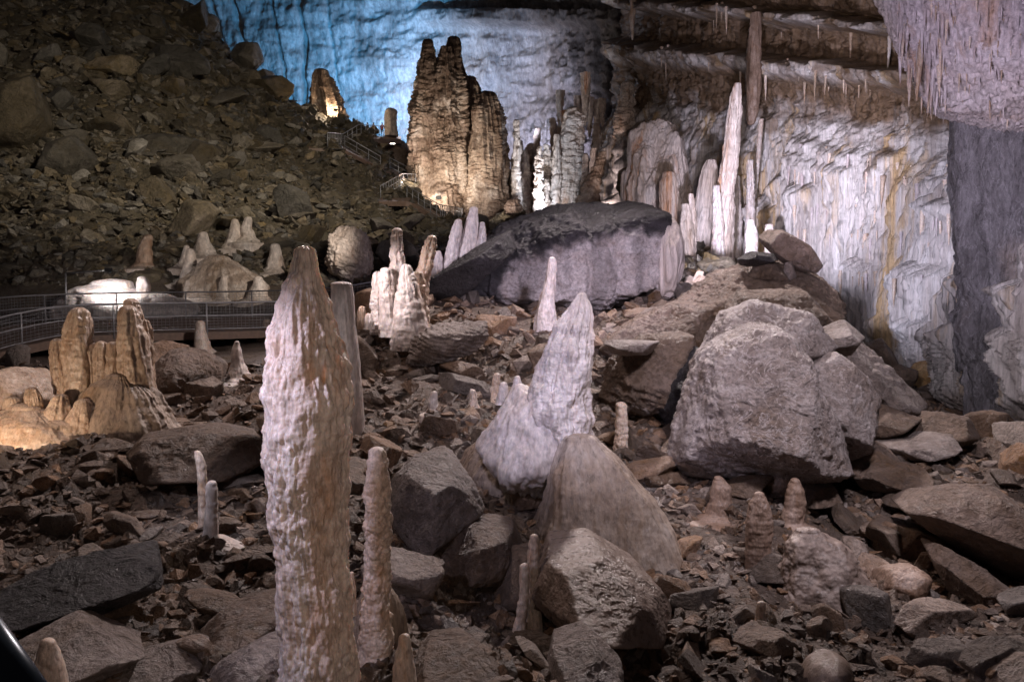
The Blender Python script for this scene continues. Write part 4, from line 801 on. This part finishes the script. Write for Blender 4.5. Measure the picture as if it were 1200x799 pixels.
for k in range(70):
    px = r2.uniform(875, 1125); L0 = r2.choice([172, 196, 236, 262, 308]); py = L0 + (px - 900) * .1 + r2.uniform(-6, 8)
    hang(px, py, sw, r2.uniform(.6, 1.9), r2.uniform(.6, 1.1), 'drip spikes of the flowstone wall', 'drip spike hanging from a ledge of the white flowstone wall', r2.choice([0, 1, 2, 2, 3]))
for k in range(34):
    px = r2.uniform(770, 1030); py = r2.choice([24, 82]) + (px - 900) * .1 + r2.uniform(-18, 14)
    hang(px, py, sw, r2.uniform(.35, 1.2) ** 1.6 * 1.5, r2.uniform(.5, 1.1), 'spikes of the dark ledges', 'thin stalactite hanging from the dark brown ledges above the flowstone wall', r2.choice([2, 3, 3]))

# ------------------------------------------------------------------ loose rocks
def proto(seed, lvl, flatness=None):
    r = np.random.default_rng(seed); n = r.integers(8, 13)
    N = r.normal(size=(n, 3)); N /= np.linalg.norm(N, axis=1, keepdims=True); N = np.concatenate([N, -N[: n // 2]])
    d = r.uniform(.55, 1., len(N))
    D, F = ico(lvl); rr = np.minimum(superhull(D, N, d, 110), 1.35)
    V = D * rr[:, None] * np.array([1., r.uniform(.5, .9), r.uniform(.2, .6)])
    V = V * (1 + .06 * fbm(V * 1.8 + seed, 5, .55) + .045 * fbm(V * 4 + seed, 3, .6, ridged=True))[:, None]
    return V / np.abs(V).max(), F
KEEP = [(360, 600, 60, 260)]      # nothing loose right in front of the giant stalagmite
def free(px, py, pad):
    if 300 - pad < px < 425 + pad and 735 < py: return False
    if -60 < px < 345 and 335 < py < 425: return False
    if pad > 0 and 360 < px < 560 and 130 < py < 262: return False
    return True
protos = []
for k in range(14):
    V, F = proto(200 + k, 5)
    a = mesh_from('loose_rock', V, F); a.materials.append(MAT['rock'])
    b = mesh_from('hill_rock', V, F); b.materials.append(MAT['hillrock'])
    protos.append((a, b))
rr = random.Random(11); cand = []
nf = nh = 0
while len(cand) < 560:
    px, py = rr.uniform(-10, 1215), rr.uniform(20, 812)
    p = cast(px, min(py, 828))
    if p is None or p[1] > 112: continue
    size = min(110, max(28, rr.lognormvariate(3.82, .40)))
    hillside = p[1] > 42
    if hillside: size *= .75
    if (hillside and nh >= 260) or (not hillside and nf >= 300): continue
    if not free(px, py, size / 2): continue
    if hillside: nh += 1
    else: nf += 1
    cand.append((size, p))
for size, p in cand:
    R = size / 2 * p[1] / 1000; hillside = p[1] > 42
    o = bpy.data.objects.new('hill_rock' if hillside else 'loose_rock', rr.choice(protos)[1 if hillside else 0]); COL.objects.link(o)
    o.scale = (R * rr.uniform(.9, 1.2), R * rr.uniform(.9, 1.2), R * rr.uniform(.9, 1.5))
    o.location = (p[0], p[1] + R * .3, p[2] + R * .18)
    o.rotation_euler = (rr.gauss(.18, .3), rr.gauss(0, .3), rr.uniform(0, 6.28))
    if hillside: tag(o, 'dull olive brown rock lying loose on the dark hillside', 'rock', 'rocks strewn over the hillside')
    else: tag(o, 'angular brown rock lying loose in the rubble of the cave floor', 'rock', 'rocks strewn over the cave floor')

PEGS = [(247, 640), (238, 625), (627, 748), (610, 755), (735, 768), (888, 670), (928, 615), (843, 605), (728, 535), (509, 482), (555, 478), (580, 466), (441, 700), (892, 740), (1012, 690), (58, 780), (475, 790), (664, 530), (600, 570), (705, 650), (960, 690), (900, 480), (475, 390), (640, 385), (130, 500), (30, 510), (280, 440), (755, 420)]
ns = 0; used = []
while ns < 46:
    px, py = rr.uniform(0, 1200), rr.uniform(425, 800); size = rr.uniform(70, 150) * (.6 + .4 * (py - 400) / 400)
    p = cast(px, py)
    if p is None or not free(px, py, size * .55) or p[1] > 30: continue
    if any(math.hypot(px - x, (py - y) * 1.2) < size * .62 for x, y in PEGS) or any(math.hypot(px - x, py - y) < (size + z) * .36 for x, y, z in used): continue
    used.append((px, py, size)); ns += 1; R = size / 2 * p[1] / 1000
    o = bpy.data.objects.new('flat_rock', rr.choice(protos)[0]); COL.objects.link(o)
    o.scale = (R * rr.uniform(.9, 1.15), R * rr.uniform(.8, 1.1), R * rr.uniform(.55, .95)); o.location = (p[0], p[1] + R * .35, p[2] + R * .10)
    o.rotation_euler = (rr.gauss(.25, .22), rr.gauss(0, .25), rr.uniform(0, 6.28))
    tag(o, 'large flat brown slab lying among the rubble of the cave floor', 'rock', 'large slabs among the rubble')
def shard(r):
    """a broken stone with flat faces and sharp edges"""
    P_ = r.normal(size=(r.integers(9, 15), 3)); P_ /= np.linalg.norm(P_, axis=1, keepdims=True); P_ *= r.uniform(.75, 1, (len(P_), 1))
    P_ *= np.array([1., r.uniform(.45, .9), r.uniform(.18, .6)])
    bm = bmesh.new()
    for q in P_: bm.verts.new(q)
    bmesh.ops.convex_hull(bm, input=bm.verts)
    bmesh.ops.delete(bm, geom=[v for v in bm.verts if not v.link_faces], context='VERTS')
    bmesh.ops.triangulate(bm, faces=bm.faces); bm.verts.index_update()
    V = np.array([v.co[:] for v in bm.verts]); F = np.array([[v.index for v in f.verts] for f in bm.faces]); bm.free()
    return V / np.abs(V).max(), F
def scatter(name, count, smin, smax, ymin, ymax, mat, label, seed, pw=.55):
    r = random.Random(seed); rn = np.random.default_rng(seed)
    pr = [shard(rn) for k in range(60)]
    VV, FF = [], []; n = 0; tries = 0; tot = 0
    while n < count and tries < count * 12:
        tries += 1
        px, py = r.uniform(-160, 1360), r.uniform(0, 830)
        p = cast(px, min(py, 828))
        if p is None or not (ymin <= p[1] < ymax): continue
        if not free(px, py, 0): continue
        if smax < 10 and perlin(np.array([p * .55]))[0] > .22: continue
        V, F = r.choice(pr)
        s = min(smax, smin * (1 - r.random()) ** -pw) / 2 * p[1] / 1000
        E = np.array(Euler((r.gauss(.15, .4), r.gauss(0, .4), r.uniform(0, 6.28))).to_matrix())
        VV.append((V * s * np.array([1, 1, r.uniform(.7, 1.5)])) @ E.T + p + np.array([0, 0, s * .12])); FF.append(F + tot); tot += len(V); n += 1
    o = link(name, mesh_from(name, np.concatenate(VV), np.concatenate(FF), smooth=False), mat)
    return tag(o, label, 'rubble', kind='stuff')
scatter('rubble', 16000, 8, 28, 4, 42, MAT['rock'], 'small broken brown stones covering the cave floor', 1, .6)
scatter('gravel', 22000, 2.4, 8, 4, 40, MAT['rock'], 'fine gravel between the stones of the cave floor', 3)
scatter('hillside_rubble', 26000, 4, 20, 42, 112, MAT['hillrock'], 'small broken stones covering the dark hillside', 2, .6)

# ------------------------------------------------------------------ metalwork
def tube(pts, r, n=8):
    pts = [np.array(p, float) for p in pts]; V = []
    for i, p in enumerate(pts):
        a = pts[max(i - 1, 0)]; b = pts[min(i + 1, len(pts) - 1)]; d = b - a; d /= np.linalg.norm(d) + 1e-9
        u = np.cross(d, [0, 0, 1.]); u = u / np.linalg.norm(u) if np.linalg.norm(u) > .05 else np.array([1., 0, 0]); v = np.cross(u, d)
        V.append([p + r * (math.cos(t) * u + math.sin(t) * v) for t in np.linspace(0, 2 * math.pi, n, endpoint=False)])
    V = np.array(V); m = len(pts)
    F = grid_faces(m, n, True)
    V2 = np.concatenate([V.reshape(-1, 3), [pts[0]], [pts[-1]]]); a0, b0 = m * n, m * n + 1
    caps = [[a0, (k + 1) % n, k, a0] for k in range(n)]
    T = np.concatenate([F[:, [0, 1, 2]], F[:, [0, 2, 3]], np.array([[a0, (k + 1) % n, k] for k in range(n)]), np.array([[b0, (m - 1) * n + k, (m - 1) * n + (k + 1) % n] for k in range(n)])])
    return V2, T
def join(parts):
    VV, FF, n = [], [], 0
    for V, F in parts: VV.append(V); FF.append(F + n); n += len(V)
    return np.concatenate(VV), np.concatenate(FF)
def along(path, step):
    P_ = np.array(path, float); L = np.concatenate([[0], np.cumsum(np.linalg.norm(np.diff(P_, axis=0), axis=1))])
    n = max(2, int(round(L[-1] / step)) + 1); s = np.linspace(0, L[-1], n)
    return np.stack([np.interp(s, L, P_[:, k]) for k in range(3)], -1)
def railing(path, label, step=1.5, H=1.1, r=.03, mesh=True, mat='metal', group='railings of the visitor walkway'):
    posts = along(path, step); fine = along(path, .5); org = Vector(posts[0])
    e = empty('railing', org, label, 'railing', group)
    def part(nm, V, F): return link(nm, mesh_from(nm, V - np.array(org), F), MAT[mat], e)
    for p in posts:
        part('post', *tube([p + [0, 0, -.15], p + [0, 0, H]], r))
    part('handrail', *tube([p + [0, 0, H] for p in fine], r * 1.1))
    part('lower_rail', *tube([p + [0, 0, .12] for p in fine], r * .7))
    part('middle_rail', *tube([p + [0, 0, H * .55] for p in fine], r * .7))
    if mesh:
        w = [tube([p + [0, 0, z] for p in along(path, 1.)], .006, 4) for z in np.arange(.2, H, .11)]
        w += [tube([p + [0, 0, .12], p + [0, 0, H]], .006, 4) for p in along(path, .14)]
        part('wire_mesh', *join(w))
    return e
def strip(name, A, B, thick, mat, label, cat):
    A = np.array(A, float); B = np.array(B, float); n = len(A)
    A, B = along(A, .8), along(B, .8); n = min(len(A), len(B)); 
    s = np.linspace(0, 1, 40)
    f = lambda Q: np.stack([np.interp(s, np.linspace(0, 1, len(Q)), Q[:, k]) for k in range(3)], -1)
    A, B = f(A), f(B); dn = np.array([0, 0, -thick])
    V = np.stack([A, B, B + dn, A + dn], 1)
    o = link(name, mesh_from(name, V, grid_faces(40, 4, True), smooth=False), MAT[mat])
    return tag(o, label, cat)
near = [PY(*q) for q in ((-90, 440, 25), (-40, 425, 26), (13, 409, 27.5), (63, 398, 28.8), (110, 393, 30), (202, 390, 31.5), (290, 388, 32.5), (345, 386, 33.2))]
farp = [PY(*q) for q in ((-90, 395, 29), (-40, 388, 31), (23, 380, 33.5), (83, 376, 35), (133, 374, 36), (172, 373, 36.4), (253, 372, 36.8), (345, 370, 37), (400, 366, 37.5), (445, 358, 38))]
railing(near, 'grey mesh railing on the near side of the left walkway', step=2.9)
railing(farp, 'grey mesh railing on the far side of the left walkway', step=2.6)
strip('walkway', near, farp[:-2], .28, 'deck', 'brown walkway deck crossing behind the warm lit stalagmite cluster', 'walkway')
pl = [PY(*q) for q in ((92, 412, 29), (140, 412, 29), (140, 404, 29.6), (92, 404, 29.6))]
# lamp post: thin bent pipe with a floodlight at its end
a, b, c = PY(77, 372, 38.5), PY(77, 320, 38.5), PY(127, 317, 37.8)
e = empty('lamp_post', Vector(a), 'bent white pipe lamp post over the brilliantly lit patch', 'lamp')
link('pole', mesh_from('pole', *[x for x in (tube([a - a, b - a], .04))]), MAT['metal'], e)
link('arm', mesh_from('arm', *tube([b - a, c - a], .035)), MAT['metal'], e)

def box(c, s):
    c = np.array(c, float); s = np.array(s, float) / 2
    V = np.array([[x, y, z] for x in (-1, 1) for y in (-1, 1) for z in (-1, 1)]) * s + c
    F = np.array([[0, 1, 3, 2], [4, 6, 7, 5], [0, 4, 5, 1], [2, 3, 7, 6], [0, 2, 6, 4], [1, 5, 7, 3]])
    return V, F
def floodlight(p, target, s, label, seen=True, group=None):
    """an actual lamp fitting: housing, lens, bracket; its lamp is added beside it"""
    p = Vector(p); e = empty('floodlight', p, label, 'floodlight', group)
    d = (Vector(target) - p).normalized(); e.rotation_euler = d.to_track_quat('-Y', 'Z').to_euler()
    V, F = box((0, s * .25, 0), (s * 1.5, s * .5, s)); V[V[:, 1] > s * .25] *= (.75, 1, .7)
    h = link('housing', mesh_from('housing', V, F, smooth=False), MAT['housing'], e)
    V, F = box((0, -.012 * s, 0), (s * 1.3, .02 * s, s * .82)); link('lens', mesh_from('lens', V, F, smooth=False), MAT['lens'], e)
    V, F = join([box((-s * .8, s * .2, -s * .3), (s * .08, s * .12, s * .9)), box((s * .8, s * .2, -s * .3), (s * .08, s * .12, s * .9)), box((0, s * .2, -s * .72), (s * 1.68, s * .12, s * .08))])
    link('bracket', mesh_from('bracket', V, F, smooth=False), MAT['housing'], e)
    return e

# upper path and viewing platform
H2 = .0
def W(*q):
    out = []
    for a, b, c in q:
        h = cast(a, b); out.append(PY(a, b, min(c, h[1] - .4) if h is not None else c))
    return out
railing(W((384, 170, 97.5), (402, 170, 97.5)), 'short railing at the left end of the viewing platform', step=1.1, r=.035, mesh=False, group='railings of the upper path')
railing(W((402, 170, 98), (421, 158, 99.5), (454, 160, 100)), 'railing around the blue lit viewing platform', step=1.2, r=.035, mesh=False, group='railings of the upper path')
railing(W((404, 172, 97), (446, 196, 95)), 'railing of the stair running down from the viewing platform', step=1.2, r=.035, mesh=False, group='railings of the upper path')
railing(W((457, 197, 94), (487, 213, 93)), 'railing of the stair below the brown towers', step=1.2, r=.035, mesh=False, group='railings of the upper path')
railing(W((446, 233, 90), (472, 217, 92), (500, 217, 91)), 'railing of the landing at the turn of the stair', step=1.2, r=.035, mesh=False, group='railings of the upper path')
railing(W((477, 233, 88), (515, 256, 87), (542, 257, 87)), 'lowest railing of the upper path near the towers foot', step=1.2, r=.035, mesh=False, group='railings of the upper path')
strip('walkway', W((362, 174, 97), (402, 174, 97)), W((362, 171, 100), (404, 171, 100)), .5, 'deck', 'left wing of the viewing platform with two visitors', 'walkway')
strip('walkway', W((402, 163, 98.5), (470, 163, 99.5)), W((402, 160, 103), (470, 160, 103)), .5, 'deck', 'viewing platform in front of the blue wall', 'walkway')
strip('walkway', W((402, 174, 97), (450, 199, 95)), W((405, 172, 99), (455, 197, 97)), .4, 'deck', 'stair running down from the viewing platform', 'stair')
strip('walkway', W((452, 201, 94), (492, 217, 92.5)), W((458, 198, 96), (498, 214, 94.5)), .4, 'deck', 'stair below the brown towers', 'stair')
strip('walkway', W((440, 236, 89), (480, 236, 88), (518, 259, 86.5), (545, 260, 86.5)), W((446, 232, 91.5), (484, 231, 90.5), (520, 254, 88.5), (548, 256, 88.5)), .4, 'deck', 'lowest flight of the upper path', 'stair')
hull('retaining_wall', [(405, 178), (420, 165), (470, 164), (486, 175), (490, 205), (455, 200)], 101.5, 4, MAT['brownboulder'], 'rough stone wall under the viewing platform with a lamp on it', 'wall', seed=95, lvl=5, rough=.05)

# visitors
def person_mesh():
    bm = bmesh.new()
    J = {'pel': (0, 0, .95, .15), 'wst': (0, 0, 1.12, .14), 'che': (0, 0, 1.33, .17), 'nek': (0, 0, 1.48, .06), 'hed': (0, -.02, 1.58, .085), 'top': (0, -.01, 1.69, .075),
         'shl': (-.18, 0, 1.41, .07), 'ell': (-.24, -.02, 1.14, .05), 'hal': (-.2, -.12, .92, .04), 'shr': (.18, 0, 1.41, .07), 'elr': (.24, -.02, 1.14, .05), 'har': (.2, -.14, .93, .04),
         'hil': (-.09, 0, .88, .10), 'knl': (-.1, -.02, .48, .07), 'ftl': (-.1, 0, .08, .05), 'tol': (-.11, -.16, .04, .045), 'hir': (.09, 0, .88, .10), 'knr': (.1, -.02, .48, .07), 'ftr': (.1, 0, .08, .05), 'tor': (.11, -.16, .04, .045)}
    ks = list(J); V = [J[k][:3] for k in ks]
    E = [('pel', 'wst'), ('wst', 'che'), ('che', 'nek'), ('nek', 'hed'), ('hed', 'top'), ('che', 'shl'), ('shl', 'ell'), ('ell', 'hal'), ('che', 'shr'), ('shr', 'elr'), ('elr', 'har'),
         ('pel', 'hil'), ('hil', 'knl'), ('knl', 'ftl'), ('ftl', 'tol'), ('pel', 'hir'), ('hir', 'knr'), ('knr', 'ftr'), ('ftr', 'tor')]
    me = bpy.data.meshes.new('person'); me.from_pydata(V, [(ks.index(a), ks.index(b)) for a, b in E], [])
    o = bpy.data.objects.new('person_build', me); COL.objects.link(o)
    m = o.modifiers.new('skin', 'SKIN')
    for k, v in zip(ks, me.skin_vertices[0].data): v.radius = (J[k][3], J[k][3] * .85); v.use_root = k == 'pel'
    o.modifiers.new('sub', 'SUBSURF').levels = 2; bm.free()
    bpy.context.view_layer.update()
    ev = o.evaluated_get(bpy.context.evaluated_depsgraph_get()); out = bpy.data.meshes.new_from_object(ev); out.name = 'person'
    bpy.data.objects.remove(o); return out
def cloth(jacket):
    m, nt, b = new_mat('visitor_clothing'); tc = nt.nodes.new('ShaderNodeTexCoord'); sx = nt.nodes.new('ShaderNodeSeparateXYZ'); nt.links.new(tc.outputs['Object'], sx.inputs[0])
    f = maprange(nt, sx.outputs[2], 0, 1.8, 0, 1)
    c = ramp(nt, f, [(0, (.01, .01, .01)), (.06, (.02, .022, .03)), (.52, jacket), (.815, (.35, .2, .14))])
    for n in nt.nodes:
        if n.type == 'VALTORGB': n.color_ramp.interpolation = 'CONSTANT'
    nt.links.new(c, b.inputs['Base Color']); b.inputs['Roughness'].default_value = .9; return m
pm = person_mesh()
for px, py, Y, rz, jac, lab in ((383, 172, 98.3, 2.6, (.015, .015, .018), 'visitor in dark clothes at the left end of the viewing platform'), (395, 172, 98.6, 3.4, (.02, .018, .016), 'visitor in a dark coat next to the platform stair'),
                                (413, 162, 100.8, 3.0, (.015, .018, .025), 'visitor in dark blue standing at the head of the stair'), (431, 161.5, 101, 2.2, (.05, .055, .07), 'visitor in a grey jacket at the platform railing'),
                                (438, 161.5, 101.3, 3.8, (.02, .02, .03), 'visitor in black close behind the grey jacket'), (448, 161.5, 101.6, 3.1, (.25, .02, .02), 'visitor in a red top near the lit stump')):
    me = pm.copy(); me.materials.clear(); me.materials.append(cloth(jac))
    hair = None
    o = link('person', me, None, loc=PY(px, py, Y)); o.rotation_euler = (0, 0, rz); tag(o, lab, 'person', 'visitors on the viewing platform')
    D, F = ico(3); V = D * np.array([.095, .105, .085]) + np.array([0, .015, 1.66]); V = V[:]; 
    h = link('hair', mesh_from('hair', V, F), MAT['housing'], o)

# dark handrail in the near left corner
t0, t1 = PY(-90, 630, 1.5), PY(75, 870, 1.15)
hr = link('handrail', mesh_from('handrail', *tube([t0 - t1, (t0 + t1) / 2 - t1, t1 - t1], .026, 20)), MAT['darkmetal'], loc=t1)
tag(hr, 'dark blue handrail tube crossing the lower left corner', 'handrail')

# ------------------------------------------------------------------ light
def spot(p, tgt, power, col, angle=60, blend=.6, radius=.25):
    l = bpy.data.lights.new('cave_or_fill_lamp', 'SPOT'); l.energy = power; l.color = col; l.spot_size = math.radians(angle); l.spot_blend = blend; l.shadow_soft_size = radius
    o = bpy.data.objects.new('cave_or_fill_lamp', l); COL.objects.link(o); o.location = p
    o.rotation_euler = (Vector(tgt) - Vector(p)).to_track_quat('-Z', 'Y').to_euler(); return o
def point(p, power, col, radius=.2):
    l = bpy.data.lights.new('cave_or_fill_lamp', 'POINT'); l.energy = power; l.color = col; l.shadow_soft_size = radius
    o = bpy.data.objects.new('cave_or_fill_lamp', l); COL.objects.link(o); o.location = p; return o
BLUE, WHITE, LILAC, WARM, PINK = (.10, .48, .95), (1, .93, .88), (.78, .74, 1), (1, .74, .54), (1, .80, .76)
# blue wash of the back wall, from behind the hill crest
spot(PY(400, 150, 108), PY(380, 40, 134), 40000, BLUE, 110, .8, .5)
spot(PY(470, 200, 112), PY(480, 60, 128), 19000, (.16, .50, .95), 110, .8, .5)
spot(PY(610, 160, 100), PY(590, 80, 122), 12000, (.58, .62, .82), 90, .9, .5)
# uplight of the towers
spot(PY(505, 247, 80), PY(517, 150, 90), 5600, (1, .89, .76), 95, .7, .3)
spot(PY(470, 215, 84), PY(510, 130, 90), 4500, PINK, 80, .7, .3)
spot(PY(575, 262, 78), PY(573, 170, 88), 2600, WHITE, 80, .7, .3)
point(PY(515, 236, 86), 260, WHITE, .15)
point(PY(472, 110, 120), 3500, PINK, .3)
point(PY(487, 208, 91), 300, WHITE, .15)
point(PY(392, 128, 96.5), 500, (1, .78, .55), .15)
# columns at the back
spot(PY(600, 262, 84), PY(625, 190, 96), 9000, (.80, .88, 1), 80, .7, .3)
spot(PY(640, 255, 80), PY(668, 180, 90), 12000, (.72, .82, 1), 80, .7, .3)
spot(PY(700, 258, 73), PY(724, 190, 82), 2600, PINK, 40, .7, .3)
spot(PY(640, 225, 106), PY(640, 160, 121), 12000, LILAC, 80, .8, .3)
# flowstone wall
spot(PY(830, 318, 33), PY(930, 200, 55), 19000, (.84, .80, 1), 52, 1, .4)
spot(PY(830, 318, 33), PY(1000, 230, 50), 7000, (.78, .78, 1), 100, .8, .4)
spot(PY(1000, 470, 31), PY(1010, 260, 50), 3300, (1, .92, .84), 100, .8, .4)
spot(PY(815, 330, 44), PY(810, 220, 62), 3200, (.85, .82, 1), 100, .8, .3)
spot(PY(900, 60, 20), PY(860, 120, 60), 9000, (1, .86, .80), 48, .9, .5)
# overhang
spot(PY(880, 260, 16), PY(1110, 70, 28), 6800, (.84, .76, 1), 70, .8, .4)
spot(PY(1010, 330, 17), PY(1170, 300, 28), 3600, (.95, .87, .98), 60, .9, .4)  # lamp added to lift the dark buttress, no fitting there
# centre
spot(PY(470, 200, 8), PY(670, 420, 15.5), 1700, LILAC, 45, .9, .3)
spot(PY(800, 150, 18), PY(690, 320, 32), 5200, (.86, .78, 1), 60, .8, .4)
# middle cluster
spot(PY(395, 300, 22.5), PY(475, 350, 25), 400, (1, .86, .88), 70, .7, .15)
spot(PY(420, 250, 30), PY(545, 280, 32.8), 420, (.95, .85, 1), 50, .7, .15)  # extra unseen lamp that brightens the white fingers by the domed boulder
spot(PY(120, 420, 11.5), PY(245, 600, 14), 220, (.86, .84, 1), 45, .8, .1)
# giant foreground stalagmite: cool edge light from the left, warm light on its face
spot(PY(30, 300, 6.4), PY(345, 540, 7.7), 300, (.74, .72, 1), 75, .8, .15)
spot(PY(700, 520, 2.5), PY(380, 560, 7.7), 200, (1, .82, .72), 75, .9, .4)
# left cluster
spot(PY(-60, 520, 15.5), PY(110, 430, 19.5), 300, WARM, 100, .8, .15)
spot(PY(420, 240, 36), PY(270, 310, 48), 2600, (1, .92, .84), 60, .9, .3)  # fill lamp added for the pale stumps along the hillside foot
spot(PY(300, 300, 13.5), PY(403, 400, 17), 130, (.95, .85, .86), 40, .9, .2)  # small added lamp lifting the dim flat topped stalagmite behind the giant
# lamp post over the white patch
spot(PY(127, 318, 37.8), PY(145, 350, 41), 800, (1, .95, .95), 120, .5, .1)
spot(PY(420, 200, 24), PY(150, 380, 32), 1500, (1, .88, .86), 70, .9, .3)  # added lamp brightening the walkway railings, separate from the lamp post
point(PY(305, 378, 27.4), 14, (.8, .85, 1), .05)
# high lamps and an added fill over the floor and the hill
spot(PY(760, -160, 34), PY(600, 600, 15), 24000, (1, .86, .84), 90, .8, .6)
spot(PY(100, -500, 22), PY(560, 560, 16), 5200, (1, .78, .70), 90, .9, .8)  # warm soft fill added for the floor, no fitting modelled
spot(PY(1150, -300, 10), PY(930, 500, 18), 5000, (.92, .84, .94), 80, .9, .6)
spot(PY(520, -250, 40), PY(200, 200, 70), 28000, (1, .91, .76), 85, .9, .8)

floodlight(PY(460, 167, 98.5), PY(470, 240, 60), .42, 'bright floodlight on the stone wall under the viewing platform')
floodlight(PY(514, 231, 85.5), PY(517, 170, 90), .35, 'floodlight at the foot of the brown towers')
floodlight(PY(393, 129, 96), PY(383, 110, 99), .3, 'floodlight beside the brown spire on the hill crest')
fl = floodlight(c, PY(140, 352, 41), .22, 'floodlight hanging from the bent lamp post')

w = bpy.data.worlds.new('World'); scene.world = w; w.use_nodes = True
bg = w.node_tree.nodes['Background']; bg.inputs[0].default_value = (1, .82, .92, 1); bg.inputs[1].default_value = .018

scene.view_settings.view_transform = 'Standard'; scene.view_settings.look = 'None'
scene.view_settings.exposure = .2; scene.view_settings.gamma = 1
scene.cycles.use_denoising = True
scene.cycles.max_bounces = 4; scene.cycles.diffuse_bounces = 3; scene.cycles.glossy_bounces = 2
scene.cycles.sample_clamp_indirect = 5
